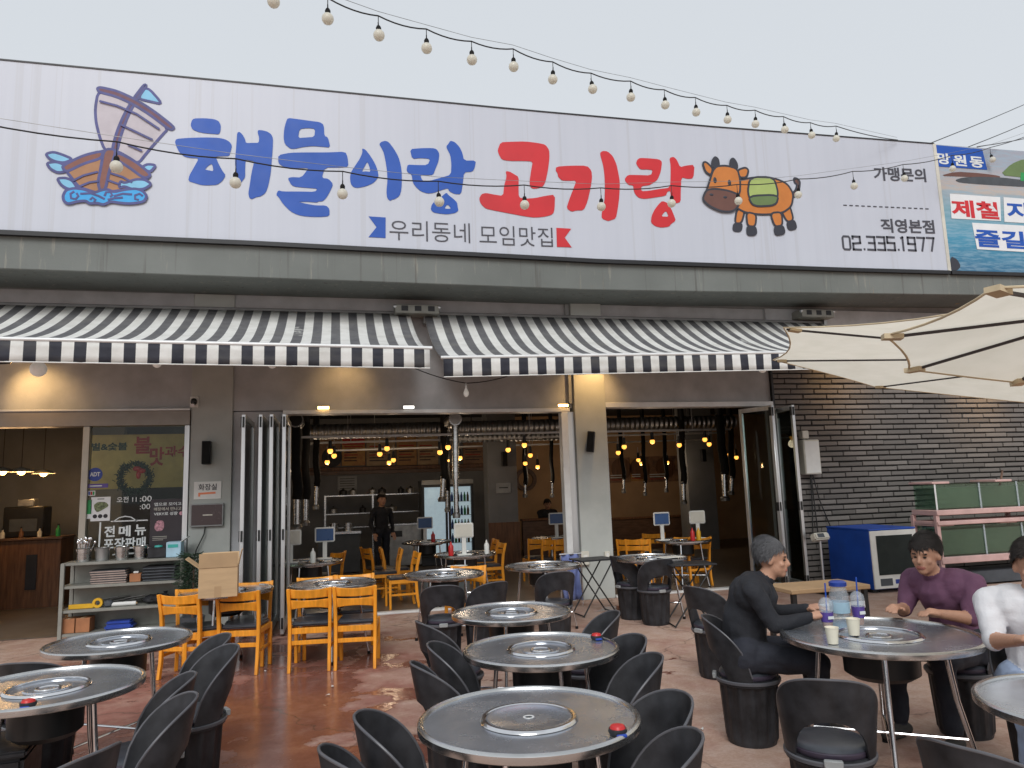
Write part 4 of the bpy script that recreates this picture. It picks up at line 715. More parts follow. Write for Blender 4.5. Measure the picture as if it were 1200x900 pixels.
for i in range(3): box('print_line', 'cream_plastic', t, -w_ * .42, w_ * (-.02 if i < 2 else -.12), -.004, -.0022, h_ * (.22 - i * .035), h_ * (.228 - i * .035))
# wreath and yellow banner inside the window
t = thing('wreath', 'dark green wreath with red bow hanging inside the window', 'wreath', (-2.628,0.25,1.962))
mb = MB()
for i in range(900):
    a = random.uniform(0, 2 * math.pi); rr = .185 + random.gauss(0, .018); p = Vector((rr * math.cos(a), random.gauss(0, .015), rr * math.sin(a))); d = Vector((random.uniform(-1, 1), random.uniform(-1, 1), random.uniform(-1, 1))).normalized() * .045
    mb.bar(p, p + d, .007)
mb.build('foliage', 'pine', t, smooth=False); mb = MB(); mb.sphere((.03, -.03, .12), (.055, .025, .035), 10, 6); mb.sphere((.09, -.03, .09), (.05, .025, .035), 10, 6); mb.sphere((.05, -.03, .04), (.03, .02, .06), 10, 6); mb.build('bow', 'red_plastic', t)
t = thing('window_banner', 'yellowish banner with green and red text inside the window', 'banner', (0, 0, 0))
a, b = (-3.336,0.6,1.828), (-1.868,0.6,2.573); box('sheet', 'yellow_board', t, a[0], b[0], .6, .61, a[2], b[2])
for s_, A, B, m_, h_ in (('벌&숯불', (-3.274,0.6,2.355), (-2.824,0.6,2.345), 'pine', .11), ('초', (-3.38,0.6,2.363), (-3.327,0.6,2.362), 'ink_dark', .1), ('불', (-2.736,0.6,2.302), (-2.517,0.6,2.285), 'ink_red', .24), ('맛', (-2.534,0.6,2.131), (-2.347,0.6,2.126), 'ink_red', .26), ('과수', (-2.34,0.6,2.245), (-2.017,0.6,2.238), 'ink_red', .16)): text('lettering', s_, m_, t, A[0], A[2], B[0], A[2] + h_, .598, .003, .03)

# ================================================================== SHELF UNDER THE WINDOW AND ITS GOODS
SY0, SY1 = -.42, -.06
A, B = (-3.247,-0.42,0.818), (-1.857,-0.42,0.851); x0, x1, zt = A[0], B[0] , .935
t = thing('shelf_unit', 'low grey metal shelf under the left window', 'shelf', ((x0 + x1) / 2, -.24, 0)); hw = (x1 - x0) / 2
ZS = [.935, .66, .375, .10]
for z in ZS: MB().box(-hw, hw, -.18, .18, z - .035, z).build('shelf_board', 'shelf_metal', t, .004)
for sx in (-1, 1):
    for sy in (-1, 1): MB().box(sx * hw - .022 * (sx > 0) * 2 + .0, sx * hw + .022 * (sx < 0) * 2, sy * .18 - .02, sy * .18 + .02, 0, .93).build('upright', 'shelf_metal', t, .003)
MB().box(-hw + .05, hw - .05, .165, .17, .1, .9).build('back_sheet', 'shelf_metal', t)
def on_shelf(x, z, y=-.24): return (x, y, z + .001)
bx = [-3.055, -2.845, -2.622, -2.407]
for i, x in enumerate(bx):
    t = thing('steel_bucket', ('steel bucket full of cutlery at the left end of shelf', 'wide dull steel bucket second on the shelf top', 'shiny steel bucket third on the shelf top', 'shiny steel bucket nearest the dark box on shelf')[i], 'bucket', on_shelf(x, .935), group='steel buckets on the shelf')
    MB().lathe([(0, 0), (.075, 0), (.082, .15), (.088, .155), (.084, .16), (.078, .15), (.072, .012), (0, .012)], 24).build('pail', ('steel', 'dull_steel', 'steel', 'steel')[i], t)
    MB().tube([(.085 * math.cos(a), -.02 + .085 * math.sin(a) * .2, .15 - .09 * math.sin(a)) for a in [math.pi * k / 10 for k in range(11)]], .003, 5).build('handle', 'chrome', t)
    if i == 0:
        for k in range(16):
            a = random.uniform(0, 6.28); r_ = random.uniform(0, .05); e = Vector((r_ * math.cos(a) * 2.6, r_ * math.sin(a) * 2, random.uniform(.22, .28)))
            mb = MB(); mb.tube([(r_ * math.cos(a), r_ * math.sin(a), .03), e], .004, 5); mb.sphere(e, (.014, .008, .022), 8, 5); mb.build('spoon', 'chrome', t)
x = -2.200; t = thing('dark_box', 'black box with a teal lid holder on the shelf top', 'box', on_shelf(x, .935)); MB().box(-.11, .11, -.1, .1, 0, .13).build('case', 'black_plastic', t, .01); MB().lathe([(0, .131), (.05, .131), (.045, .15), (0, .155)], 18).build('lid', 'teal', t)
x = -2.002; t = thing('paper_carton', 'pale blue paper carton at the right end of shelf top', 'carton', on_shelf(x, .935)); MB().box(-.09, .085, -.1, .1, 0, .19).build('case', 'carton_blue', t, .006); MB().box(-.07, .05, -.104, -.1005, .12, .16).build('print_band', 'teal', t); MB().box(-.01, .09, -.1, .1, 0, .006, Matrix.Translation((.085, 0, .19)) @ Matrix.Rotation(R(-35), 4, 'Y')).build('flap', 'sticker_white', t)
x = -2.734
for i in range(6):
    t = thing('tray', ('bottom pinkish tray of the left stack on the shelf', 'second pinkish tray from the bottom of left stack', 'third pinkish tray from the bottom of left stack', 'fourth pinkish tray from the bottom of left stack', 'fifth pinkish tray from the bottom of left stack', 'topmost pinkish tray of the left stack on the shelf')[i], 'tray', (x + random.uniform(-.01, .01), -.26, .661 + i * .027), random.uniform(-.04, .04), group='pinkish trays stacked on the shelf')
    MB().box(-.2, .2, -.12, .12, 0, .02).build('plate', 'pink_stack', t, .004); MB().box(-.205, .205, -.125, .125, .0205, .025).build('rim', 'slate', t)
x = -2.433; t = thing('small_carton', 'small orange carton between the two tray stacks', 'carton', on_shelf(x, .66, -.3)); MB().box(-.065, .065, -.06, .06, 0, .1).build('case', 'terracotta', t, .004); MB().box(-.03, .03, -.03, .03, .1005, .125).build('tissue', 'paper', t, .006)
x = -2.159
for i in range(5):
    t = thing('flat_tray', ('bottom', 'second', 'third', 'fourth', 'topmost')[i] + ' slate grey tray of the right stack on shelf', 'tray', (x + random.uniform(-.015, .015), -.24, .661 + i * .036), random.uniform(-.05, .05), group='slate trays stacked on the shelf')
    MB().box(-.19, .19, -.15, .15, 0, .022).build('plate', 'slate', t, .006); MB().box(-.195, .195, -.155, .155, .0225, .033).build('rim', 'black_plastic', t, .004)
A = (-2.978,-0.33,0.214); t = thing('spirit_level', 'yellow tool lying on the lower shelf board', 'tool', (A[0], -.33, .376)); MB().box(-.19, .09, -.02, .02, 0, .055).build('body', 'yellow_plastic', t, .006); MB().lathe([(.03, -.022), (.058, -.022), (.058, .022), (.03, .022)], 20, closed=True, mtx=Matrix.Translation((.13, 0, .058)) @ Matrix.Rotation(R(90), 4, 'X')).build('ring_end', 'yellow_plastic', t)
MB().box(.2, .3, -.035, .035, 0, .08).build('grey_head', 'slate', t, .02)
A = (-2.58,-0.33,0.226); t = thing('foil_roll', 'white roll lying beside the yellow tool on shelf', 'roll', (A[0], -.33, .376)); MB().tube([(-.16, 0, .026), (.16, .01, .026)], .026, 14).build('sheet', 'paper', t); MB().tube([(-.175, 0, .026), (.175, .011, .026)], .012, 10).build('core', 'cardboard', t)
for i, px in enumerate((-2.780, -2.636, -2.470)):
    t = thing('tongs', ('first bundle of tongs behind the yellow tool', 'second bundle of tongs behind the white roll', 'third bundle of tongs on the lower shelf')[i], 'tongs', (px, -.17, .376), random.uniform(-.5, .5))
    for k in range(6):
        z = .01 + k * .014; mb = MB(); a = random.uniform(-.4, .4); mb.bar((-.11, -.02 + a * .05, z), (.11, a * .15, z + .02), .016, .006); mb.build('arm', 'dull_steel' if k % 2 else 'black_metal', t)
A = (-2.2,-0.25,0.216); t = thing('black_bag', 'black plastic bag slumped on the lower shelf', 'bag', (A[0], -.24, .376)); mb = MB(); mb.sphere((0, 0, .05), (.16, .12, .06), 20, 12)
for v in mb.bm.verts: v.co += Vector((random.gauss(0, .006), random.gauss(0, .006), random.gauss(0, .006)))
mb.build('sack', 'black_plastic', t); MB().lathe([(0, 0), (.03, 0), (.015, .02), (.03, .05), (0, .04)], 10, (.1, 0, .09)).build('knot', 'black_plastic', t)
for i, px in enumerate((-3.150, -3.000)):
    t = thing('orange_carton', ('left orange carton on the bottom shelf', 'right orange carton on the bottom shelf')[i], 'carton', (px, -.28, .101), group='cartons on the bottom shelf'); MB().box(-.085, .085, -.1, .1, 0, .17).build('case', 'terracotta', t, .004); MB().box(-.02, .02, -.102, .102, .168, .1715).build('tape', 'cardboard', t)
A = (-2.6,-0.3,0.049); t = thing('blue_tarp', 'folded blue sheet on the bottom shelf', 'sheet', (A[0], -.26, .101)); MB().box(-.16, .16, -.12, .12, 0, .06).build('fold', 'blue_plastic', t, .02, seg=2); MB().box(-.15, .14, -.11, .1, .06, .1).build('fold', 'blue_plastic', t, .018, seg=2)
# artificial pine garland beside the carton
t = thing('pine_garland', 'bushy dark green artificial pine beside the shelf', 'plant', (-1.733, -.5, 0))
mb = MB()
for i in range(900):
    a = random.uniform(0, 6.283); zc = random.uniform(.45, .98); rr = random.uniform(.02, .2) * (1 - abs(zc - .7) * 1.5); p = Vector((rr * math.cos(a), rr * math.sin(a), zc)); d = Vector((math.cos(a), math.sin(a), random.uniform(-.6, .5))) * random.uniform(.05, .09); mb.bar(p, p + d, .006)
mb.build('needles', 'pine', t, smooth=False); MB().tube([(0, 0, 0), (.01, 0, .5), (0, 0, .92)], [.02, .015, .006], 8).build('stem', 'wood_brown', t); MB().lathe([(0, 0), (.12, 0), (.15, .22), (.14, .22), (.11, .2), (0, .19)], 20).build('pot', 'slate', t)

# ================================================================== FOLDING DOORS
def door_panel(t, a, b, z0, z1, handle=True):
    a, b = Vector((*a, 0)), Vector((*b, 0)); d = (b - a); L = d.length; ang = math.atan2(d.y, d.x)
    mtx = Matrix.Translation((a.x, a.y, 0)) @ Matrix.Rotation(ang, 4, 'Z')
    mb = MB()
    for x in (0, L - .055): mb.box(x, x + .055, -.024, .024, z0, z1, mtx)
    mb.box(.055, L - .055, -.022, .022, z0, z0 + .09, mtx); mb.box(.055, L - .055, -.022, .022, z1 - .07, z1, mtx)
    p = mb.build('door_frame', 'alu', t, .004)
    MB().box(.056, L - .056, -.004, .004, z0 + .09, z1 - .07, mtx).build('glass', 'glass', p)
    mb = MB()
    for z in (z0 + .06, (z0 + z1) * .42, z1 - .16): mb.box(L - .05, L - .005, -.034, -.0245, z, z + .13, mtx); mb.box(-.012 + L, .012 + L, -.012, .012, z, z + .13, mtx)
    mb.build('hinge', 'black_metal', p)
t = thing('folding_door', 'stack of folded aluminium glass doors at the left of middle opening', 'door', (0, 0, 0), group='folding glass doors')
for px in ((-1.102,-1.08,1.481), (-0.904,-1.1,1.474), (-0.777,-1.1,1.469), (-0.628,-1.1,1.463)): door_panel(t, (px[0] - .0, -.06), (px[0], -1.12), .03, 2.66)
t = thing('folding_door', 'half folded aluminium glass doors beside the brick wall', 'door', (0, 0, 0), group='folding glass doors')
fp = [(6.290, -.03), (6.504, -.62), (6.919, -.06), (6.835, -.66)]
for a, b in zip(fp, fp[1:]): door_panel(t, a, b, .03, 2.78)

# ================================================================== FURNITURE
HT, RT = .75, .45
def make_table(kind=0):
    t = thing('round_table', 'round steel barbecue table', 'table', group='round steel barbecue tables')
    tp = MB().lathe([(.185, .734), (.23, .735), (.425, .738), (.43, .738), (.43, .715), (.185, .715)], 72, closed=True).build('tabletop', 'table_steel', t)
    MB().lathe([(.424, .7385), (.428, .747), (.436, .751), (.444, .749), (.45, .742), (.4505, .73), (.449, .716), (.443, .712), (.432, .714), (.43, .72)], 72, closed=True).build('rim', 'steel', tp)
    MB().lathe([(.176, .728), (.176, .744), (.18, .7475), (.19, .7475), (.197, .742), (.2, .7365)], 56).build('grill_ring', 'chrome', t)
    if kind == 0:
        lid = MB().lathe([(.016, .742), (.05, .7425), (.158, .741), (.166, .7455), (.174, .7445), (.175, .735), (.016, .734)], 56, closed=True).build('grill_lid', 'table_steel', t)
        MB().lathe([(.015, .7425), (.0155, .744), (.023, .744), (.0235, .7428)], 24).build('hole_collar', 'alu_white', lid)
    else:
        lid = MB().lathe([(0, .733), (.09, .733), (.1, .7375), (.107, .7375), (.112, .732), (.16, .731), (.174, .736), (.174, .728), (0, .727)], 56).build('grill_lid', 'table_steel', t)
        MB().lathe([(.045, .7335), (.05, .739), (.056, .739), (.06, .7335)], 32).build('lid_ring', 'chrome', lid)
    MB().lathe([(0, .50), (.13, .5), (.168, .53), (.172, .727), (.168, .7275), (0, .726)], 32).build('burner_well', 'black_metal', t)
    for k in range(4):
        a = math.pi / 4 + k * math.pi / 2; c, s = math.cos(a), math.sin(a)
        MB().tube([(.27 * c, .27 * s, .71), (.30 * c, .30 * s, .4), (.37 * c, .37 * s, .012)], .0125, 10).build('leg', 'chrome', t)
        MB().lathe([(0, 0), (.017, 0), (.017, .03), (0, .03)], 10, (.37 * c, .37 * s, 0)).build('foot', 'rubber_black', t)
    for a in (0, math.pi / 2):
        c, s = math.cos(a + math.pi / 4), math.sin(a + math.pi / 4)
        MB().tube([(-.34 * c, -.34 * s, .17 + a * .015), (.34 * c, .34 * s, .17 + a * .015)], .009, 8).build('stretcher', 'chrome', t)
    MB().tube([(.28 * math.cos(2 * math.pi * k / 24), .28 * math.sin(2 * math.pi * k / 24), .69) for k in range(24)], .009, 8, True).build('top_hoop', 'chrome', t)
    return t
T0 = make_table(0); T1 = make_table(1)
TABLES = {}
def place_table(key, proto, used, x, y, rz, label, sc_=1):
    o = proto if not used.get(proto.name) else copy_tree(proto)
    used[proto.name] = 1; o.location = (x, y, 0); o.rotation_euler = (0, 0, rz); o['label'] = label
    if sc_ != 1: o.scale = (sc_, sc_, 1)
    TABLES[key] = o
U_ = {}
for key, pr, x, y, rz, lb, s_ in (
    (1, T0, .76, -7.49, .2, 'nearest round steel table with a red lid near its right edge', 1), (2, T1, 1.15, -6.28, .9, 'second round steel table of the middle row with warm reflections', 1),
    (3, T1, 1.28, -4.99, .4, 'third round steel table of the middle row', 1), (4, T1, 1.16, -2.22, .1, 'round steel table with white plate just outside the middle opening', 1),
    (5, T1, 2.38, -1.98, .6, 'round steel table with blue cloth beside the right pillar', 1), (6, T1, 3.82, -1.82, .3, 'round steel table with paper sheet before the right opening', 1),
    (7, T1, -.04, -2.45, .785, 'round steel table between four orange wood chairs', 1), (8, T1, -1.07, -2.49, .5, 'round steel table carrying the cardboard box', 1),
    (9, T1, -1.41, -4.97, .25, 'left round steel table, the farther of the two', 1), (10, T1, -1.43, -6.17, .35, 'leftmost near round steel table cut by the frame', 1),
    (11, T1, 3.1, -6.68, .15, 'round steel table with drinks where people sit', 1.22), (12, T1, 2.96, -8.1, .5, 'round steel table cut by the right frame edge', 1),
    (13, T1, (-0.36,0.268,0.75)[0], (-0.36,0.268,0.75)[1], .3, 'steel table inside the middle opening at left', 1), (14, T1, (1.809,0.136,0.75)[0], (1.809,0.136,0.75)[1], .6, 'steel table inside with a white sign stand and red bottle', 1),
    (15, T1, (1.599,3.036,0.75)[0], (1.599,3.036,0.75)[1], .1, 'steel table deep inside before the display fridge', 1), (16, T1, (5.393,0.45,0.75)[0], (5.393,0.45,0.75)[1], .2, 'steel table inside the right opening with red bottle', 1),
    (17, T1, (3.885,2.444,0.75)[0], (3.885,2.444,0.75)[1], .2, 'steel table deep inside beside the orange wall', 1)):
    place_table(key, pr, U_, x, y, rz, lb, s_)

def make_stool():
    t = thing('barrel_stool', 'black plastic barrel stool', 'stool', group='black plastic barrel stools')
    rib = lambda a, z: 1 + .034 * (1 if math.sin(a * 14) > .25 else -1) * (1 if .03 < z < .36 else 0)
    b = MB().lathe([(0, .004), (.138, .004), (.15, .0), (.155, .02), (.158, .035), (.178, .352), (.182, .365), (.196, .368), (.2, .385), (.196, .402), (.186, .406), (0, .406)], 84, mod=rib).build('barrel', 'black_plastic', t)
    MB().lathe([(.199, .38), (.206, .384), (.206, .398), (.199, .403)], 48).build('rim_band', 'black_rim', b)
    MB().lathe([(0, .407), (.176, .407), (.182, .415), (.182, .43), (.176, .436)], 40).build('seat_band', 'seat_band', t)
    MB().lathe([(0, .462), (.08, .461), (.14, .457), (.168, .449), (.179, .437), (.176, .4365), (0, .4365)], 40).build('seat', 'cushion', t)
    # wrap-around back: front of the stool is +Y, shell stands round -Y
    mb = MB(); nu, nv = 30, 8; lay = []
    A_ = R(98)
    for side in (0, 1):
        g_ = []
        for i in range(nu + 1):
            a = -A_ + 2 * A_ * i / nu; u = abs(a) / A_
            z1 = .43 + .345 * max(0, 1 - u ** 2.3) ** .62
            hole = .18 * max(0, 1 - (abs(a) / R(50)) ** 2) ** .5 if abs(a) < R(50) else 0
            z0 = .405 + hole
            z1 = max(z1, z0 + .012); col = []
            for j in range(nv + 1):
                z = z0 + (z1 - z0) * j / nv; rr = .190 + .05 * (z - .4) / .35 * (1 - .3 * u) + (.0 if side else .009)
                col.append(mb.bm.verts.new((rr * math.sin(a), -rr * math.cos(a) - .05 * (z - .4), z)))
            g_.append(col)
        lay.append(g_)
    for s_ in (0, 1):
        for i in range(nu):
            for j in range(nv): mb.bm.faces.new((lay[s_][i][j], lay[s_][i + 1][j], lay[s_][i + 1][j + 1], lay[s_][i][j + 1]))
    for i in range(nu):
        for j in (0, nv): mb.bm.faces.new((lay[0][i][j], lay[0][i + 1][j], lay[1][i + 1][j], lay[1][i][j]))
    for i in (0, nu):
        for j in range(nv): mb.bm.faces.new((lay[0][i][j], lay[0][i][j + 1], lay[1][i][j + 1], lay[1][i][j]))
    edge = [(Vector(lay[0][i][nv].co) + Vector(lay[1][i][nv].co)) / 2 for i in range(nu + 1)]
    bk = mb.build('backrest', 'black_plastic', t)
    MB().tube(edge, .006, 8).build('edge_roll', 'black_rim', bk)
    MB().box(-.04, .04, -.222, -.196, .385, .42).build('latch', 'grey_plastic', t, .004)
    return t
ST = make_stool(); used = [0]
def stool(p, deg, label, center=False):
    d = Vector((math.cos(R(deg)), math.sin(R(deg)), 0)); c = Vector((p[0], p[1], 0)) + (d * .215 if not center else Vector((0, 0, 0)))
    rz = R(deg) - math.pi / 2
    if not used[0]: used[0] = 1; o = ST; o.location = c; o.rotation_euler = (0, 0, rz); o['label'] = label
    else: o = copy_tree(ST, label, c, rz)
    return o
stool((3.705,-2.143,0), 93, 'black stool seen from behind below the paper-topped table, right of folding stand', True)
stool((3.395,-1.75,0.77), 15, 'black stool behind the folding stand by the right pillar')
stool((2.281,-2.953,0.77), 92, 'black stool seen from behind beside the blue cloth')
stool((1.486,-3.443,0.77), 112, 'angled black stool seen from behind, right front of the plate table')
stool((0.981,-3.446,0.77), 84, 'black stool seen from behind, left front of the plate table')
stool((0.587,-5.313,0.77), 12, 'black stool left of the third middle table')
stool((0.57,-6.072,0.77), -15, 'black stool at the far left of the second middle table')
stool((0.429,-6.528,0.77), 8, 'black stool at the near left of the second middle table')
stool((0.121,-7.343,0.77), -8, 'black stool at the far left of the nearest table')
stool((-0.006,-7.717,0.77), 14, 'black stool at the near left of the nearest table, cut by frame')
stool((1.887,-5.507,0.77), 172, 'black stool right of the third middle table')
stool((1.712,-6.322,0.77), 186, 'black stool at the far right of the second middle table')
stool((1.603,-6.818,0.77), 172, 'black stool at the near right of the second middle table')
stool((1.398,-7.51,0.77), 184, 'black stool at the far right of the nearest table')
stool((1.22,-7.98,0.77), 163, 'black stool at the near right of the nearest table, cut by frame')
stool((-0.728,-5.248,0.77), 200, 'black stool right of the left farther table, the farther of two')
stool((-0.633,-5.646,0.77), 205, 'black stool right of the left farther table with ribbed barrel in full view')
stool((-0.752,-6.329,0.77), 190, 'black stool right of the leftmost table, the farther of two')
stool((-0.671,-6.765,0.77), 195, 'black stool right of the leftmost table, the nearer of two')
stool((-1.746,-5.618,0.77), 80, 'black stool back showing between the two left tables')
stool((-0.87,-7.418,0.77), 150, 'black stool at the bottom left frame edge with only its rim showing')
stool((2.142,-7.5,0.77), 58, 'black stool seen from behind in front of the drinks table')
P1S = (2.608,-6.026,0); stool(P1S, -30, 'black stool under the person in dark jacket', True)
stool((3.202,-4.522,0), 20, 'black stool behind the person in dark jacket', True)
stool((2.031,-8.355,0.77), 20, 'black stool back at the bottom right frame edge')
P2S = (3.95, -6.35, 0); stool(P2S, 195, 'black stool under the person in purple top', True)
P3S = (3.60, -7.26, 0); stool(P3S, 235, 'black stool under the person in white shirt', True)

def make_chair():
    t = thing('wood_chair', 'orange wood chair', 'chair', group='orange wood chairs with black seats')
    # faces +Y, back at -Y
    for sx in (-1, 1):
        mb = MB(); pts = [(sx * .185, -.235, 0), (sx * .185, -.205, .15), (sx * .187, -.19, .4), (sx * .19, -.205, .58), (sx * .196, -.25, .775)]
        for a, b in zip(pts, pts[1:]): mb.bar(a, b, .026, .04, up=(1, 0, 0)) if 0 else None
        vs = []
        for x, y, z in pts: vs.append([mb.bm.verts.new((x + dx * .016, y + dy * .021, z)) for dx, dy in ((-1, -1), (1, -1), (1, 1), (-1, 1))])
        for a, b in zip(vs, vs[1:]):
            for k in range(4): mb.bm.faces.new((a[k], a[(k + 1) % 4], b[(k + 1) % 4], b[k]))
        mb.bm.faces.new(vs[0][::-1]); mb.bm.faces.new(vs[-1]); mb.build('back_leg', 'chair_wood', t, .004)
        MB().box(sx * .185 - .018, sx * .185 + .018, .165, .2, 0, .41).build('front_leg', 'chair_wood', t, .005)
        MB().box(sx * .185 - .011, sx * .185 + .011, -.18, .166, .36, .41).build('seat_rail', 'chair_wood', t, .003)
        MB().box(sx * .185 - .009, sx * .185 + .009, -.19, .166, .19, .22).build('stretcher', 'chair_wood', t, .003)
    MB().box(-.168, .168, .172, .194, .36, .41).build('seat_rail', 'chair_wood', t, .003); MB().box(-.17, .17, -.2, -.178, .345, .4).build('seat_rail', 'chair_wood', t, .003)
    MB().box(-.17, .17, -.204, -.184, .245, .285).build('stretcher', 'chair_wood', t, .003)
    def slat(z0, z1, dip, arch):
        mb = MB(); n = 12; rows = []
        for i in range(n + 1):
            u = i / n * 2 - 1; x = u * .178; bow = -.035 * (1 - u * u); yb = lambda z: -.205 - (.045 * (z - .58) / .195 if z > .58 else 0)
            za, zb = z0 + arch * (1 - u * u), z1 - dip * (1 - u * u)
            rows.append([mb.bm.verts.new((x, yb(z) + bow + dy, z)) for z, dy in ((za, -.009), (za, .009), (zb, .009), (zb, -.009))])
        for a, b in zip(rows, rows[1:]):
            for k in range(4): mb.bm.faces.new((a[k], a[(k + 1) % 4], b[(k + 1) % 4], b[k]))
        mb.bm.faces.new(rows[0][::-1]); mb.bm.faces.new(rows[-1]); return mb.build('back_slat', 'chair_wood', t, .004)
    slat(.685, .772, .012, -.004); slat(.575, .668, .006, .02)
    MB().box(-.178, .178, -.178, .19, .411, .45).build('seat_cushion', 'cushion', t, .016, seg=3)
    return t
CH = make_chair(); cu_ = [0]
def chair(p, deg, label, backtop=False, scale=1):
    d = Vector((math.cos(R(deg)), math.sin(R(deg)), 0)); c = Vector((p[0], p[1], 0)) + d * (.25 if backtop else .215); rz = R(deg) - math.pi / 2
    if not cu_[0]: cu_[0] = 1; o = CH; o.location = c; o.rotation_euler = (0, 0, rz); o['label'] = label
    else: o = copy_tree(CH, label, c, rz)
chair((-0.249,-3.014,0), 84, 'orange wood chair, left front of the table with four chairs'); chair((0.177,-3.077,0), 82, 'orange wood chair, right front of the table with four chairs')
chair((-0.21,-2.048,0.77), -80, 'orange wood chair, left rear of the table with four chairs', True); chair((0.201,-2.021,0.77), -88, 'orange wood chair, right rear of the table with four chairs', True)
chair((-1.433,-2.855,0), 70, 'orange wood chair, left front of the cardboard box table'); chair((-0.91,-2.893,0), 78, 'orange wood chair, right front of the cardboard box table')
chair((-1.355,-2.419,0.77), -70, 'orange wood chair, left rear of the cardboard box table', True); chair((-0.86,-2.174,0.77), -95, 'orange wood chair, right rear of cardboard box table before folded doors', True)
chair((1.513,-1.829,0.77), -110, 'orange wood chair behind the plate table', True)
for p, dg, lb in (((0.036,1.259,0.77), 150, 'wood chair inside seen side-on at the left interior table'), ((0.458,1.861,0.77), 20, 'wood chair inside left of the standing person'), ((0.695,1.689,0.77), 0, 'wood chair inside facing right at the dark gap'), ((0.989,1.289,0.77), 180, 'wood chair inside facing left beside the gap'),
    ((1.157,0.483,0.77), 185, 'wood chair inside just left of the white sign table'), ((2.644,1.438,0.77), 185, 'wood chair inside right of the white sign table'), ((2.727,2.291,0.77), 180, 'wood chair inside behind the one right of white sign table'),
    ((3.43,1.961,0.77), 90, 'wood chair deep inside by the jamb, left of a row'), ((3.571,1.602,0.77), 95, 'wood chair deep inside by the jamb, middle of a row'), ((3.752,1.455,0.77), 90, 'wood chair deep inside by the jamb, right of a row'),
    ((4.602,0.761,0.77), 60, 'wood chair inside the right opening beside the pillar'), ((4.712,0.671,0.77), 60, 'wood chair inside the right opening, second from pillar'), ((5.493,1.779,0.77), 80, 'wood chair inside the right opening, third from pillar'), ((5.541,0.682,0.77), 100, 'wood chair inside the right opening before the sign table'), ((5.646,0.357,0.77), 95, 'wood chair inside the right opening nearest the glass door')):
    chair(p, dg, lb, True)

# ---- folding stands
def stand(p, rz, label, w_=.5):
    t = thing('folding_stand', label, 'stand', p, rz, group='black folding stands')
    MB().box(-w_ / 2, w_ / 2, -.2, .2, .69, .71).build('stand_top', 'black_plastic', t, .006)
    for y in (-.17, .17):
        for s_ in (-1, 1): MB().tube([(-s_ * w_ * .42, y + s_ * .008, .69), (s_ * w_ * .48, y + s_ * .008, .01)], .01, 8).build('leg', 'black_metal', t)
    for s_ in (-1, 1): MB().tube([(s_ * w_ * .48, -.17, .02), (s_ * w_ * .48, .17, .02)], .009, 8).build('foot_bar', 'black_metal', t)
A = (3.265,-1.377,0); stand((A[0], A[1] + .15, 0), .1, 'black folding stand with crossed legs by the right pillar')
A = (4.121,-2.557,0); stand((A[0] - .05, A[1] + .2, 0), -.15, 'black folding stand with crossed legs under the right opening', .55)
# ---- cardboard box on table
A = (-1.075,-3.112,0.752); t = thing('cardboard_box', 'open tan cardboard box standing on a round table', 'box', (A[0], A[1] + .12, .7515), R(4))
mb = MB(); w2, d2, h2 = .168, .13, .27
mb.box(-w2, w2, -d2, -d2 + .006, 0, h2); mb.box(-w2, w2, d2 - .006, d2, 0, h2); mb.box(-w2, -w2 + .006, -d2 + .006, d2 - .006, 0, h2); mb.box(w2 - .006, w2, -d2 + .006, d2 - .006, 0, h2); mb.box(-w2 + .006, w2 - .006, -d2 + .006, d2 - .006, 0, .006)
mb.build('carton', 'cardboard', t); MB().box(-w2, w2, -.003, .003, 0, .13, Matrix.Translation((0, -d2 - .004, h2)) @ Matrix.Rotation(R(-6), 4, 'X')).build('flap', 'cardboard_flap', t)
MB().box(-w2, w2, -.003, .003, 0, .13, Matrix.Translation((0, d2, h2)) @ Matrix.Rotation(R(-25), 4, 'X')).build('flap', 'cardboard', t)
MB().box(-.003, .003, -d2 + .01, d2 - .01, 0, .15, Matrix.Translation((-w2, 0, h2)) @ Matrix.Rotation(R(-52), 4, 'Y')).build('flap', 'cardboard', t)
MB().box(-.003, .003, -d2 + .01, d2 - .01, 0, .15, Matrix.Translation((w2, 0, h2)) @ Matrix.Rotation(R(12), 4, 'Y')).build('flap', 'cardboard', t)
MB().box(-.03, .03, -d2 - .0015, -d2 - .0003, .0, .1).build('tape', 'cardboard_flap', t)
# ---- small things on the tables
def lighter(p, label, kind=0):
    t = thing('lidded_dish', label, 'dish', (p[0], p[1], .7405)); MB().lathe([(0, 0), (.03, 0), (.036, .012), (.034, .022), (0, .022)], 20).build('dish', 'black_plastic', t)
    MB().lathe([(0, .0225), (.03, .0225), (.026, .032), (.01, .036), (0, .036)], 20).build('lid', 'red_plastic', t); MB().box(-.02, .02, -.048, -.036, 0, .012).build('clip', 'blue_plastic', t, .003)
lighter((1.024,-7.798,0.745), 'red lidded dish on the nearest table'); lighter((1.533,-6.163,0.745), 'small red and blue dish on the second middle table'); lighter((-1.384,-6.548,0.745), 'small red dish on the leftmost table')
t = thing('plate', 'white oval plate on the table before middle opening', 'plate', (*(1.4,-1.705,0.745)[:2], .749)); MB().lathe([(0, .004), (.06, .004), (.1, .016), (.104, .016), (.062, 0), (0, 0)], 28).build('dish', 'white_plastic', t); MB().lathe([(0, .005), (.05, .0055), (.05, .009), (0, .012)], 20).build('napkin', 'paper', t); t.scale = (1.2, .9, 1)
t = thing('paper_sheet', 'white paper sheet on the table before right opening', 'paper', (*(3.989,-2.026,0.745)[:2], .752), .2); MB().box(-.16, .16, -.11, .11, 0, .002).build('sheet', 'paper', t); MB().box(-.12, .1, -.07, .06, .0022, .003).build('print_area', 'cream_plastic', t)
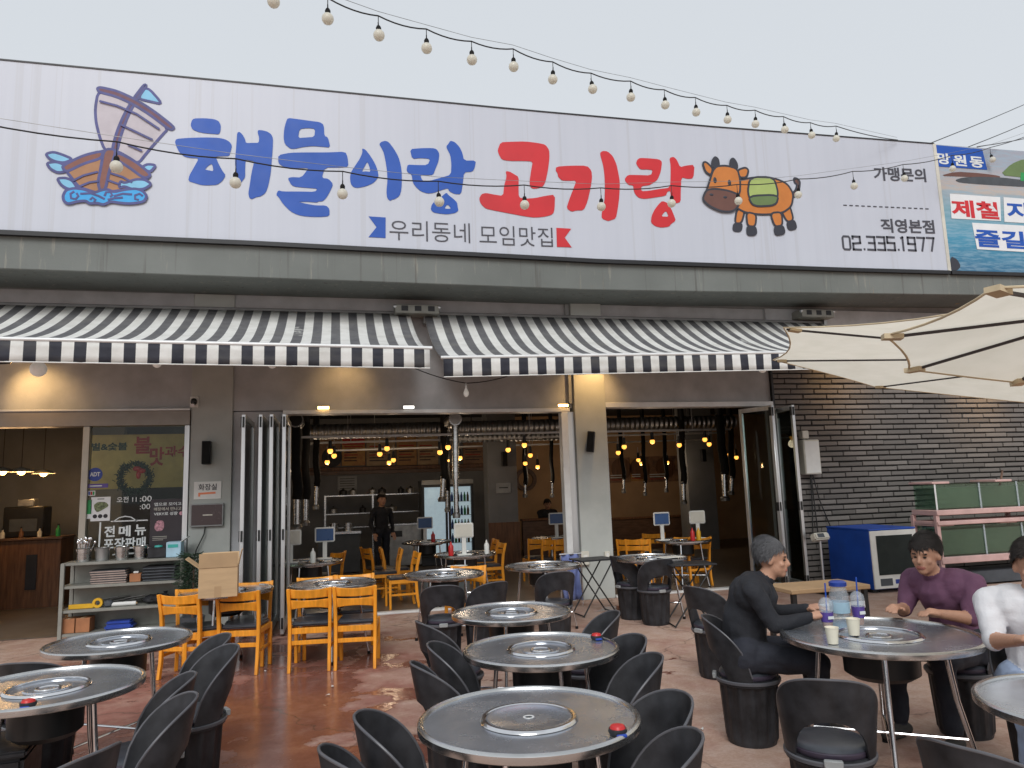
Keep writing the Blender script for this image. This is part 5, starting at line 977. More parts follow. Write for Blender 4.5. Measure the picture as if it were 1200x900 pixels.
t = thing('blue_cloth', 'blue cloth hanging down beside the right pillar', 'cloth', (*(3.162,-0.606,0)[:2], 0)); mb = MB(); rows = []
for i in range(15):
    u = i / 14; rows.append([mb.bm.verts.new((-.13 + .26 * u + .01 * math.sin(j), .03 * math.sin(u * 14 + j * .4), .72 - .62 * j / 8)) for j in range(9)])
for a, b in zip(rows, rows[1:]):
    for j in range(8): mb.bm.faces.new((a[j], b[j], b[j + 1], a[j + 1]))
o = mb.build('drape', 'blue_cloth', t); o.modifiers.new('thickness', 'SOLIDIFY').thickness = .01
MB().tube([(-.16, 0, .722), (.16, 0, .722)], .012, 8).build('rail', 'chrome', t)
for sx in (-.15, .15): MB().tube([(sx, 0, .72), (sx, 0, 0)], .01, 8).build('post', 'chrome', t)
# ---- drinks on table 11
def cup(p, label, h=.085, r=.036):
    t = thing('paper_cup', label, 'cup', p, group='white paper cups'); MB().lathe([(0, .003), (r * .74, .003), (r * .74, 0), (r * .78, 0), (r, h), (r * 1.04, h), (r * 1.04, h + .004), (r * .98, h + .004), (r * .7, .008), (0, .008)], 24).build('cup_wall', 'paper_cup', t)
    MB().lathe([(0, h * .6), (r * .86, h * .6)], 20).build('drink', 'terracotta', t)
a = (2.71,-6.789,0.745); cup((a[0], a[1], .7405), 'white paper cup nearest the table edge'); a = (2.965,-6.641,0.745); cup((a[0], a[1], .7405), 'white paper cup on the grill ring', .09, .038)
def iced(p, label, h=.13, lid='dome'):
    t = thing('iced_drink', label, 'drink', p, group='iced drinks with blue straws'); MB().lathe([(0, .0), (.03, 0), (.042, h)], 24).build('cup_wall', 'cup_plastic', t); MB().lathe([(0, .003), (.028, .003), (.036, h * .62), (0, h * .62)], 24).build('tea', 'terracotta', t)
    MB().lathe([(.0335, h * .3), (.0395, h * .75), (.0402, h * .75), (.0342, h * .3)], 24, closed=True).build('label_band', 'sticker_purple', t)
    MB().lathe([(.043, h), (.045, h + .004), (.04, h + .03), (.022, h + .05), (.008, h + .055)], 24).build('lid', 'cup_plastic', t); MB().tube([(.0, 0, .02), (.008, .0, h + .14)], .0045, 8).build('straw', 'blue_panel', t)
    MB().box(-.02, .02, -.0415, -.0385, h * .45, h * .58).build('logo', 'ink_white', t)
a = (2.958,-6.411,0.745); iced((a[0], a[1], .7405), 'iced tea in clear cup with purple label at the left'); a = (3.198,-6.395,0.745); iced((a[0], a[1], .7405), 'taller clear domed drink cup with purple label', .15)
a = (3.266,-6.128,0.745); t = thing('water_jug', 'clear plastic water jug with blue cap on drinks table', 'jug', (a[0], a[1], .7405)); MB().lathe([(0, 0), (.06, 0), (.062, .14), (.05, .18), (.048, .2)], 24).build('vessel', 'cup_plastic', t); MB().lathe([(0, .201), (.056, .201), (.056, .225), (.04, .235), (0, .236)], 24).build('cap', 'blue_plastic', t); MB().lathe([(.0635, .03), (.0635, .1), (.0642, .1), (.0642, .03)], 24, closed=True).build('label_band', 'carton_blue', t)
a = (3.798,-5.483,0.745)
t = thing('wood_board_table', 'low wooden topped bench behind the drinks', 'bench', (4.25, -4.5, 0)); MB().box(-.4, .4, -.22, .22, .66, .7).build('bench_top', 'cardboard_flap', t, .006)
for sx in (-.36, .36):
    for sy in (-.18, .18): MB().box(sx - .02, sx + .02, sy - .02, sy + .02, 0, .66).build('leg', 'black_metal', t)
MB().box(-.34, .34, -.2, -.19, .5, .56).build('apron', 'alu_white', t)
# ---- black storage bin at the lower left
a = (-1.492,-5.892,0.48); t = thing('storage_bin', 'plain black storage bin under the leftmost table', 'bin', (a[0] - .22, a[1] - .2, 0), .12); MB().box(-.2, .2, -.2, .2, 0, .44).build('case', 'black_plastic', t, .02, seg=2); MB().box(-.215, .215, -.215, .215, .441, .475).build('lid', 'black_plastic', t, .01, seg=2)

# ================================================================== RIGHT SIDE: COOLER, TANKS, SCALE, PARASOL
t = thing('blue_cooler', 'bright blue cooler cabinet with white framed window', 'cooler', (7.42, -.4, 0))
MB().box(0, .78, -.93, 0, .05, .875).build('cabinet', 'blue_panel', t, .008); MB().box(-.004, .79, -.94, .01, .876, .9).build('lid', 'blue_panel', t, .004)
mb = MB(); mb.box(.0, .78, -.955, -.931, .06, .87); fr_ = mb.build('front_frame', 'white_plastic', t, .006); MB().box(.09, .70, -.962, -.9555, .25, .8).build('window', 'dark_glass', t)
MB().box(.72, .745, -.985, -.956, .35, .65).build('handle', 'alu', t, .006); MB().box(.1, .3, -.9575, -.9552, .1, .2).build('vent', 'slate', t); MB().box(.35, .6, -.9575, -.9552, .12, .18).build('label_plate', 'sticker_blue', t)
for x in (.08, .7): MB().box(x - .04, x + .04, -.85, -.05, 0, .05).build('skid', 'black_metal', t)
def tank(z0, z1, label, x0=8.66, x1=12.2, y0=-1.3, y1=-.88):
    t = thing('fish_tank', label, 'fish tank', (x0, y1, z0), group='fish tanks by the brick wall'); L, D, H = x1 - x0, y0 - y1, z1 - z0
    MB().box(.02, L - .02, D + .02, -.02, .02, H - .06).build('water', 'tank_water', t)
    mb = MB(); mb.box(0, L, D, D + .012, .0, H); mb.build('glass_front', 'tank_glass', t); MB().box(0, .012, D + .013, 0, 0, H).build('glass_side', 'tank_glass', t); MB().box(.013, L, -.012, 0, 0, H).build('glass_back', 'tank_glass', t)
    for x in (.0, .8, 1.5, 2.4): MB().box(x - .012, x + .016, D - .006, D - .0005, 0, H).build('seam', 'cup_plastic' if x else 'alu_white', t)
    for x in (.0, 1.15, 2.3):
        MB().box(x - .05, x + .26, D - .02, .03, H + .001, H + .035).build('cross_bar', 'pink_frame', t, .006)
    return t
tank(1.12, 1.50, 'upper green glass fish tank with pink frame'); tank(.44, .88, 'lower dark green fish tank below the pink beams')
t = thing('tank_rack', 'pink painted rack carrying the fish tanks', 'rack', (8.66, -.88, 0))
for z0, z1 in ((1.04, 1.118), (.895, .955), (.34, .438)): MB().box(-.05, 3.6, -.47, .03, z0, z1).build('beam', 'pink_frame', t, .008)
for x in (-.03, 1.75, 3.5):
    for y in (-.45, 0): MB().box(x - .03, x + .03, y - .0, y + .05, 0, 1.04).build('post', 'pink_frame', t)
MB().box(-.04, 3.55, -.43, .0, .03, .2).build('lower_shelf', 'slate', t)
a = Vector((10.073,-1.1,1.451)); o = MB().tube([a + Vector((-.1, 0, -.12)), a, a + Vector((.1, .02, .22))], .016, 8).build('filter_pipe', 'wood_brown'); tag(o, 'short dark pipe sticking out of the upper fish tank', 'pipe')
A = (6.942,-0.9,0.755); t = thing('weighing_scale', 'cream digital scale head on a pole beside the cooler', 'scale', (A[0], -.9, 0), R(8))
MB().box(-.14, .14, -.06, .06, A[2] - .02, A[2] + .09, Matrix.Translation((0, 0, A[2])) @ Matrix.Rotation(R(-25), 4, 'X') @ Matrix.Translation((0, 0, -A[2]))).build('display_head', 'cream_plastic', t, .02, seg=2)
MB().box(-.09, .03, -.064, -.0605, A[2] + .01, A[2] + .07, Matrix.Translation((0, 0, A[2])) @ Matrix.Rotation(R(-25), 4, 'X') @ Matrix.Translation((0, 0, -A[2]))).build('screen', 'slate', t)
MB().tube([(0, .02, .08), (0, .02, A[2])], .018, 10).build('pole', 'alu', t); MB().box(-.22, .22, -.45, .1, .05, .1).build('platform', 'steel', t, .01); MB().box(-.2, .2, -.42, .08, 0, .05).build('base', 'black_metal', t)
# parasols: octagons, slightly tilted; the near one overlaps the far one
def parasol(pc, pn, PR, PH, HC, hs, label):
    pc, pn, hs = Vector(pc), Vector(pn).normalized(), Vector(hs); e1 = Vector((0, 1, 0)).cross(pn).normalized(); e2 = pn.cross(e1); HB = pc + hs
    rim = lambda k, r=1., up=0.: HB.lerp(pc + (e1 * math.cos(PH - k * math.pi / 4) + e2 * math.sin(PH - k * math.pi / 4)) * PR, r) + pn * up
    t = thing('parasol', label, 'parasol', (HB.x, HB.y, 0), group='cream parasols'); L_ = lambda v: Vector(v) - Vector((HB.x, HB.y, 0)); NR = 10
    hgt = lambda s: HC * (1 - s) * (1 - .12 * s); mb = MB(); grid = []
    for k in range(8):
        for q in range(6):
            u = q / 6; col = []
            for j in range(NR + 1):
                s = j / NR; p = rim(k, s).lerp(rim(k + 1, s), u); p = p + (HB - p) * (.04 * 4 * u * (1 - u) * s) + pn * (hgt(s) - .016 * s * 4 * u * (1 - u)); col.append(mb.bm.verts.new(L_(p)))
            grid.append(col)
    n_ = len(grid)
    for i in range(n_):
        a_, b_ = grid[i], grid[(i + 1) % n_]
        for j in range(NR): mb.bm.faces.new((a_[j], b_[j], b_[j + 1], a_[j + 1]))
    edge = [Vector(c_[NR].co) for c_ in grid]
    bmesh.ops.remove_doubles(mb.bm, verts=mb.bm.verts[:], dist=.0005); cn = mb.build('canopy', 'parasol_cloth', t); MB().tube(edge, .007, 6, True).build('hem', 'strap_cloth', cn)
    for k in range(8):
        rb = MB().bar(L_(rim(k, .03, hgt(.03) - .03)), L_(rim(k, .99, hgt(.99) - .014)), .02, .016).build('rib', 'rib_metal', t)
        c_ = rim(k, .965, hgt(.965) - .014); d_ = (rim(k, 1) - rim(k, 0)).normalized(); MB().bar(L_(c_ - d_ * .05), L_(c_ + d_ * .055), .075, .03).build('sleeve', 'strap_cloth', rb)
    MB().tube([L_(HB + pn * (-.25)), L_(HB + pn * (HC + .06))], .03, 12).build('tilt_tube', 'rib_metal', t); MB().tube([(0, 0, .05), (0, 0, HB.z - .2)], .024, 12).build('pole', 'rib_metal', t)
    MB().lathe([(0, 0), (.28, 0), (.28, .05), (.1, .09), (.04, .14), (0, .14)], 28).build('base', 'slate', t); MB().sphere(L_(HB + pn * (HC - .05)), .05, 12, 8).build('hub', 'rib_metal', t)
parasol((6.4, -4.95, 2.635), (.166, -.088, 1), 2.41, 3.016, .2, (.75, -.18, -.1), 'far cream parasol, its left corner over the brick wall')
parasol((4.037, -7.46, 2.384), (.128, .067, 1), 1.051, 2.659, .17, (.12, -.03, 0), 'near cream parasol overlapping the far one at the frame edge')

# ================================================================== INSIDE THE RESTAURANT
# menu boards on the back wall
def menu(a, b, m_, lb):
    t = thing('menu_board', lb, 'menu board', ((a[0] + b[0]) / 2, 8.58, a[2]), group='menu boards on the back wall'); w_, h_ = b[0] - a[0], b[2] - a[2]
    box('panel', m_, t, -w_ / 2, w_ / 2, -.03, 0, 0, h_, .004); return t, w_, h_
for a, b, m_, lb in (((-0.42,8.55,2.338), (0.102,8.55,3.058), 'menu_food', 'menu board with a dark bowl picture'), ((0.133,8.55,2.345), (0.72,8.55,3.059), 'menu_yellow', 'red and yellow menu board'), ((0.748,8.55,2.329), (1.479,8.55,3.057), 'menu_beige', 'beige menu board third from the left'), ((1.514,8.55,2.32), (2.029,8.55,3.07), 'menu_orange', 'orange lit menu board fourth from left'), ((2.051,8.55,2.317), (2.587,8.55,3.061), 'menu_beige', 'beige menu board left of the exhaust pipe'), ((3.249,8.55,2.308), (3.817,8.55,2.972), 'menu_food', 'dim menu board right of the exhaust pipe')):
    t, w_, h_ = menu(a, b, m_, lb)
    if 'yellow' in lb: box('heading_band', 'ink_red', t, -w_ / 2 + .02, w_ / 2 - .02, -.036, -.0305, h_ * .74, h_ * .97)
    if 'bowl' in lb: MB().lathe([(0, 0), (.42, 0), (.42, .02), (0, .02)], 28, mtx=Matrix.Translation((.05, -.033, h_ * .32)) @ Matrix.Rotation(R(90), 4, 'X') @ Matrix.Diagonal((.6, .6, .2, 1))).build('bowl_picture', 'ink_dark', t)
    else:
        for r_ in range(6): box('print_line', 'ink_red' if r_ % 3 == 0 else 'ink_dark', t, -w_ * .4, w_ * random.uniform(.05, .4), -.036, -.0305, h_ * (.66 - r_ * .1), h_ * (.66 - r_ * .1 + .035))
t = thing('menu_ledge', 'wooden ledge running below the menu boards', 'ledge', (0, 8.4, 0)); a, b = (-1.008,8.4,2.243), (3.788,8.4,2.222); MB().box(a[0], b[0], -.12, .18, a[2] - .03, a[2] + .06).build('plank', 'wood_dark', t, .01); MB().box(a[0], b[0], .0, .16, a[2] - .12, a[2] - .031).build('fascia', 'wood_brown', t)
t = thing('notice_sheet', 'pale notice sheet on the dark back wall', 'notice', (0.27,8.57,1.913)); MB().box(-.24, .24, -.01, 0, -.2, .17).build('sheet', 'grey_plastic', t)
for i in range(5): box('print_line', 'ink_dark', t, -.18, .18, -.014, -.0105, .1 - i * .06, .115 - i * .06)
# ducts, rails, pendant bulbs
t = thing('air_duct', 'long silver corrugated duct under the dark ceiling', 'duct', (0, 0, 0)); a, b = (-0.484,3.2,2.779), (8.082,3.2,2.87); mb = MB(); n_ = 150
mb.tube([Vector(a).lerp(Vector(b), i / n_) for i in range(n_ + 1)], [.13 + .012 * (i % 2) for i in range(n_ + 1)], 16); mb.build('corrugated_tube', 'duct_metal', t); MB().tube([Vector(a) + Vector((0, 0, .14)), Vector(a) + Vector((0, 0, .85))], .012, 6).build('hanger', 'black_metal', t); MB().tube([Vector(b) + Vector((-1, 0, .14)), Vector(b) + Vector((-1, 0, .85))], .012, 6).build('hanger', 'black_metal', t)
t = thing('air_duct', 'shorter lower corrugated duct behind the right jamb', 'duct', (0, 0, 0)); a, b = (2.463,4.6,2.73), (5.564,4.6,2.751); mb = MB(); mb.tube([Vector(a).lerp(Vector(b), i / 70) for i in range(71)], [.1 + .01 * (i % 2) for i in range(71)], 14); mb.build('corrugated_tube', 'duct_metal', t); MB().tube([Vector(a) + Vector((.3, 0, .1)), Vector(a) + Vector((.3, 0, .75))], .012, 6).build('hanger', 'black_metal', t)
for a, b, lb in (((-0.623,2.4,2.63), (7.524,2.4,2.65), 'front white ceiling track rail'), ((-0.621,4,2.633), (8.324,4,2.698), 'second ceiling track rail'), ((-0.075,5.8,2.583), (8.879,5.8,2.665), 'rearmost ceiling track rail')):
    t = thing('track_rail', lb, 'rail', (0, 0, 0)); a, b = Vector(a), Vector(b); MB().bar(a, b, .03, .035).build('rail', 'alu_white', t)
    for q in (.1, .5, .9):
        p = a.lerp(b, q); MB().tube([p, (p.x, p.y, 3.55)], .006, 6).build('hanger', 'alu', t)
pb_b = MB().sphere((0, 0, 0), (.046, .046, .048), 18, 12).mesh('bulb', 'bulb_on'); pb_s = MB().lathe([(0, .05), (.036, .03), (.03, .1), (.03, .105), (.03, .17), (.008, .18), (0, .18)], 12).mesh('socket', 'black_metal')
def pend(p, k, rail_z):
    t = thing('pendant_bulb', k, 'light bulb', p, group='amber pendant bulbs inside')
    for me, nm in ((pb_b, 'bulb'), (pb_s, 'socket')): o = bpy.data.objects.new(nm, me); C.objects.link(o); o.parent = t
    MB().tube([(0, 0, .17), (0, 0, max(.3, rail_z - p[2]))], .005, 5).build('cord', 'alu', t)
LB = 'amber glowing bulb '
for i, (p, lb) in enumerate((((-0.759,2.4,2.206), 'beside the left folded doors'), ((-0.102,2.4,2.387), 'largest of the left cluster'), ((-0.04,3.2,2.344), 'middle of the left cluster'), ((-0.17,4,2.264), 'lowest of the left cluster'), ((0.859,2.4,2.411), 'largest of the second cluster'), ((0.757,2.8,2.337), 'left one of the second cluster'), ((1.088,4,2.274), 'right one of the second cluster'), ((1.06,4.8,2.257), 'lowest of the second cluster'), ((1.785,2.4,2.324), 'left of the exhaust pipe'), ((1.932,2.4,2.411), 'topmost beside the exhaust pipe'), ((2.148,4,2.232), 'lowest beside the exhaust pipe'), ((2.408,4,2.285), 'right of the exhaust pipe'),
    ((3.076,2.6,2.353), 'left before the inner pillar'), ((3.336,2.4,2.422), 'top one left of the right jamb'), ((3.761,3.6,2.286), 'middle one left of the right jamb'), ((3.96,4.8,2.167), 'lower one left of the right jamb'), ((4.455,5.6,2.108), 'lowest one left of the right jamb'), ((5.471,3.2,2.278), 'lower one right of the pillar'), ((5.36,2.6,2.362), 'upper one right of the pillar'), ((5.856,2.4,2.438), 'alone in the right opening top'), ((6.508,2.6,2.373), 'by the black hose in the right opening'), ((7.064,2.6,2.471), 'left of a pair near the glass door'), ((7.368,3,2.399), 'right of a pair near the glass door'), ((6.921,5.6,2.203), 'far one over the mural'), ((7.078,5.8,2.127), 'far lower one over the mural'), ((7.752,5.8,2.13), 'far one at the mural right'), ((8.735,4.6,2.242), 'left of a pair behind the glass door'), ((8.784,4.4,2.163), 'right of a pair behind the glass door'), ((6.128,5.6,2.163), 'half hidden by the right pillar'))):
    pend(p, LB + lb, .3 + p[2])
    if i in (1, 9, 13, 19, 3, 7, 11, 16, 24, 25):
        l = bpy.data.lights.new('bulb_glow', 'POINT'); l.energy = 2 if p[1] < 3.5 else 9; l.color = (1, .76, .52); l.shadow_soft_size = .08; lo = bpy.data.objects.new('bulb_glow', l); C.objects.link(lo); lo.parent = [o for o in C.objects if o.name.startswith('pendant_bulb')][-1]; lo.location = (0, 0, -.12)
# exhaust hoods: black hose above, steel nozzle below
def hood(a, j, b, r, label, hose='rubber_black'):
    a, j, b = Vector(a), Vector(j), Vector(b); t = thing('exhaust_hood', label, 'exhaust hood', (b.x, b.y, 0), group='table exhaust hoods'); o_ = Vector((b.x, b.y, 0))
    top_ = Vector((a.x, a.y, max(a.z, 2.9))); pts = [top_ + (j - top_) * (k / 12) + Vector((.022 * math.sin(k * .75), 0, 0)) * (k / 12 if hose == 'rubber_black' else 0) for k in range(13)]; pts[-1] = j
    MB().tube([p - o_ for p in pts], [r * .75 * (1 + .06 * (k % 2)) for k in range(13)], 12).build('hose' if hose == 'rubber_black' else 'upper_pipe', hose, t)
    MB().tube([j - o_, j.lerp(b, .5) - o_, b - o_], r * .55, 12).build('nozzle', 'steel', t); MB().lathe([(0, 0), (r * .8, 0), (r * .9, .05), (r * .6, .09), (0, .09)], 14, (0, 0, b.z)).build('mouth', 'dull_steel', t); MB().lathe([(r * .6, 0), (r * .7, .01), (r * .7, .04), (r * .6, .05)], 14, j - o_).build('collar', 'steel', t)
    MB().tube([top_ - o_, Vector((top_.x, top_.y, 3.55)) - o_], r * .8, 12).build('riser', 'black_metal', t)
for a, j, b, r, lb in (((-0.639,1.6,2.851), (-0.604,1.6,1.594), (-0.607,1.6,1.118), .1, 'leftmost black exhaust hose beside the folded doors'), ((-0.509,2.6,2.532), (-0.506,2.6,1.583), (-0.511,2.6,1.138), .085, 'second black exhaust hose from the left'), ((-0.366,3.6,2.594), (-0.356,3.6,1.804), (-0.369,3.6,1.383), .075, 'third black exhaust hose from the left'),
    ((1.958,3,2.447), (1.922,3,1.865), (1.89,3,1.446), .09, 'black exhaust hose left of the steel column pipe'), ((2.169,4,2.401), (2.136,4,1.643), (2.127,4,1.226), .06, 'thin hose just behind the steel column pipe'), ((6.78,3,2.384), (6.744,3,1.619), (6.724,3,1.215), .08, 'black exhaust hose over the blue sign in right opening'), ((7.075,2,2.834), (7.095,2,1.771), (7.073,2,1.28), .1, 'thick black exhaust hose near the glass door'), ((8.462,4,2.358), (8.408,4,1.708), (8.356,4,1.34), .08, 'short hose behind the glass door'),
    ((6.336,5.2,2.278), (6.367,5.2,1.754), (6.349,5.2,1.446), .06, 'far thin hose, first before the mural'), ((6.898,5.2,2.206), (6.884,5.2,1.66), (6.866,5.2,1.371), .06, 'far thin hose, second before the mural'), ((7.434,5.2,2.252), (7.419,5.2,1.722), (7.399,5.2,1.43), .06, 'far thin hose, third before the mural'), ((4.175,5.6,2.154), (4.149,5.6,1.713), (4.138,5.6,1.428), .07, 'far hose left before the orange wall'), ((4.804,5.6,2.235), (4.783,5.6,1.732), (4.769,5.6,1.405), .06, 'far thin hose right before the orange wall')):
    hood(a, j, b, r, lb)
hood((1.88,1.2,2.742), (1.866,1.2,1.82), (1.866,1.2,1.211), .072, 'tall bright steel exhaust pipe in the middle opening', 'steel')
t = thing('duct_elbow', 'round duct mouth at the top of middle opening', 'duct', (1.857,1.05,2.783)); MB().lathe([(0, 0), (.085, 0), (.1, .02), (.1, .6), (0, .6)], 24, mtx=Matrix.Rotation(R(-90), 4, 'X')).build('pipe', 'dull_steel', t); MB().lathe([(.085, -.006), (.105, -.006), (.105, .014), (.085, .014)], 24, closed=True, mtx=Matrix.Rotation(R(-90), 4, 'X')).build('collar', 'steel', t)
t = thing('duct_elbow', 'dark duct mouth at the top left of middle opening', 'duct', (-0.625,1.45,2.836)); MB().lathe([(0, 0), (.1, 0), (.115, .02), (.115, .6), (0, .6)], 24, mtx=Matrix.Rotation(R(-90), 4, 'X')).build('pipe', 'black_metal', t); MB().lathe([(.1, -.006), (.12, -.006), (.12, .014), (.1, .014)], 24, closed=True, mtx=Matrix.Rotation(R(-90), 4, 'X')).build('collar', 'dull_steel', t)
# kitchen: steel rack, counter, fridge
a, b = (-0.267,6.8,1.617), (1.902,6.8,1.56)
t = thing('steel_rack', 'stainless kitchen rack with dark pots at the back', 'rack', ((a[0] + b[0]) / 2, 6.8, 0)); hw = (b[0] - a[0]) / 2
for z in (.9, 1.208, a[2]): MB().box(-hw, hw, 0, .4, z - .03, z).build('shelf_board', 'steel', t, .004)
for x in (-hw + .02, 0, hw - .02): MB().box(x - .02, x + .02, -.02, -.0005, 0, a[2]).build('post', 'steel', t)
for i in range(9):
    x = -hw + .2 + i * (2 * hw - .4) / 8; zz_ = a[2] if i % 3 else 1.208; r_ = random.uniform(.07, .13); k = thing('pot', ('first', 'second', 'third', 'fourth', 'fifth', 'sixth', 'seventh', 'eighth', 'ninth')[i] + ' dark pot from the left on the kitchen rack', 'pot', ((a[0] + b[0]) / 2 + x, 7.0, zz_ + .001), group='pots on the kitchen rack'); MB().lathe([(0, 0), (r_, 0), (r_ * 1.05, .1), (r_ * .98, .1), (r_ * .4, .13), (0, .14)], 16).build('vessel', 'black_metal' if i % 2 else 'dull_steel', k); MB().sphere((0, 0, .145), .018, 8, 6).build('knob', 'rubber_black', k)
a, b = (1.129,6,0.921), (1.841,6,0.889); t = thing('kitchen_counter', 'grey steel counter left of the display fridge', 'counter', ((a[0] + b[0]) / 2, 6, 0)); hw = (b[0] - a[0]) / 2; MB().box(-hw, hw, 0, .6, .05, a[2]).build('cabinet', 'dull_steel', t, .006); MB().box(-hw * .9, -hw * .2, -.012, -.0005, a[2] - .25, a[2] - .12).build('vent', 'black_metal', t); MB().box(-hw - .02, hw + .02, -.03, .62, a[2] + .001, a[2] + .03).build('worktop', 'steel', t)
a, b = (-0.38,5.4,0.805), (0.485,5.4,0.869); t = thing('kitchen_counter', 'steel worktop with dark pans before the kitchen', 'counter', ((a[0] + b[0]) / 2, 5.4, 0)); hw = (b[0] - a[0]) / 2; MB().box(-hw, hw, 0, .6, .03, b[2] - .05).build('cabinet', 'slate', t, .006); MB().box(-hw - .02, hw + .02, -.04, .62, b[2] - .049, b[2]).build('worktop', 'steel', t)
for x in (-.1, .2): MB().lathe([(0, 0), (.09, 0), (.09, .17), (0, .17)], 18, (x, .25, b[2] + .001)).build('stock_pot', 'steel', t)
a, b = (1.835,5.8,1.883), (2.985,5.8,1.848); t = thing('display_fridge', 'two-door glass display fridge lit pale blue', 'fridge', ((a[0] + b[0]) / 2, 5.8, 0)); hw = (b[0] - a[0]) / 2; H_ = a[2]
MB().box(-hw, hw, .08, .7, .02, H_).build('cabinet', 'slate', t, .01); MB().box(-hw + .05, hw - .05, .062, .079, .25, H_ - .12).build('lit_back', 'fridge_light', t)
for s_ in (-1, 1):
    mb = MB(); x0_, x1_ = sorted((s_ * .01, s_ * hw)); mb.box(x0_, x0_ + .05, -.04, 0, .2, H_ - .1); mb.box(x1_ - .05, x1_, -.04, 0, .2, H_ - .1); mb.box(x0_ + .05, x1_ - .05, -.04, 0, .2, .26); mb.box(x0_ + .05, x1_ - .05, -.04, 0, H_ - .16, H_ - .1); d = mb.build('door', 'black_metal', t); MB().box(x0_ + .05, x1_ - .05, -.022, -.016, .26, H_ - .16).build('pane', 'glass', d)
for z in (.5, .8, 1.1, 1.4):
    MB().box(.03, hw - .06, .0, .06, z - .012, z).build('shelf_board', 'steel', t)
    for i in range(6): MB().lathe([(0, 0), (.028, 0), (.028, .12), (.012, .17), (.012, .2), (0, .2)], 10, (.1 + i * (hw - .22) / 5, .03, z)).build('bottle', ('sticker_blue', 'sticker_green', 'wood_dark')[i % 3], t)
MB().box(-hw, hw, -.03, .079, H_ - .099, H_).build('header', 'grey_plastic', t)
# pictures on the orange wall, partitions
for a, b, m_, lb in (((7.269,8.55,1.692), (7.937,8.55,2.378), 'menu_food', 'food mural panel beside the right pillar'), ((7.923,8.55,1.719), (8.421,8.55,2.343), 'menu_orange', 'mural panel with small writing'), ((8.404,8.55,1.68), (9.385,8.55,2.392), 'mural', 'dark mural panel in the right opening')):
    t = thing('mural_panel', lb, 'mural', ((a[0] + b[0]) / 2, 8.56, a[2]), group='mural panels on the orange wall'); w_, h_ = b[0] - a[0], b[2] - a[2]; box('panel', m_, t, -w_ / 2, w_ / 2, 0, .03, 0, h_)
    MB().lathe([(0, 0), (.3, 0), (.3, .01), (0, .01)], 24, mtx=Matrix.Translation((w_ * .1, -.001, h_ * .55)) @ Matrix.Rotation(R(90), 4, 'X')).build('dish_picture', 'wood_dark', t)
    for r_ in range(3): box('print_line', 'ink_white' if r_ else 'ink_red', t, -w_ * .4, w_ * .1, -.012, -.003, h_ * (.1 + r_ * .09), h_ * (.13 + r_ * .09))
a = (4.912,8.5,1.856); t = thing('wall_ornament', 'round dark ornament on the orange wall', 'ornament', a); MB().lathe([(.2, -.03), (.3, -.04), (.3, .03), (.2, .03)], 28, closed=True, mtx=Matrix.Rotation(R(90), 4, 'X')).build('ring', 'wood_brown', t); MB().tube([(0, 0, .3), (0, 0, .6)], .02, 6).build('hanger', 'wood_brown', t)
for a, b, lb in (((4.406,7,0.958), (5.49,7,0.85), 'dark booth partition before the orange wall'), ((6.611,7,0.887), (8.695,7,0.671), 'long dark booth partition in the right opening'),):
    t = thing('booth_partition', lb, 'partition', ((a[0] + b[0]) / 2, 7, 0)); hw = (b[0] - a[0]) / 2; MB().box(-hw, hw, 0, .12, .0, a[2] - .12).build('panel', 'wood_brown', t, .01); MB().box(-hw - .02, hw + .02, -.03, .15, a[2] - .119, a[2] - .07).build('top_rail', 'wood_dark', t, .006)
speaker((3.523,4.98,2.277), 0, 0, 'black speaker high on the inner pillar'); speaker((8.761,5.98,2.28), 0, 0, 'black speaker high on the far inner pillar')
t = thing('notice_sheet', 'small white notice on the inner pillar', 'notice', (3.503,4.98,1.654)); MB().box(-.16, .16, -.006, 0, -.11, .11).build('sheet', 'grey_plastic', t); box('print_line', 'ink_dark', t, -.1, .1, -.009, -.0065, .0, .02)
# table stands inside: white card holders, blue panels, sauce bottles
def card_stand(p, m_, label, face=0, sc_=1.):
    t = thing('sign_stand', label, 'sign stand', p, face, group='table sign stands inside'); t.scale = (sc_,) * 3
    MB().box(-.14, .14, -.015, .015, .24, .45).build('board', 'white_plastic', t, .012, seg=2); MB().box(-.12, .12, -.019, -.0155, .26, .43).build('face', m_, t); MB().box(-.03, .03, -.012, .012, .02, .24).build('stem', 'white_plastic', t); MB().box(-.1, .1, -.07, .07, 0, .02).build('foot', 'white_plastic', t, .004)
def on_t(k, dx=0, dy=0, z=.7385): o = TABLES[k]; return (o.location.x + dx, o.location.y + dy, z)
card_stand(on_t(14, -.05, -.22), 'cream_plastic', 'white sign stand on the inside table in middle opening'); card_stand(on_t(15, -.05, -.2), 'bluescreen', 'blue sign stand before the display fridge'); card_stand(on_t(13, .2, .25), 'bluescreen', 'blue sign stand at the left inside table'); card_stand(on_t(13, -.25, -.1), 'cream_plastic', 'white sign stand beside the left folded doors'); card_stand(on_t(17, -.05, -.2), 'bluescreen', 'blue sign stand near the right jamb'); card_stand(on_t(16, -.3, .1), 'bluescreen', 'blue sign stand in the right opening'); card_stand(on_t(16, .33, .1), 'cream_plastic', 'white sign stand near the glass door')
def bottle(p, m_, label):
    t = thing('sauce_bottle', label, 'bottle', p, group='sauce bottles on inside tables'); MB().lathe([(0, 0), (.034, 0), (.036, .02), (.036, .13), (.024, .155), (0, .155)], 18).build('vessel', m_, t); MB().lathe([(0, .156), (.018, .156), (.006, .2), (0, .2)], 12).build('nozzle', m_, t)
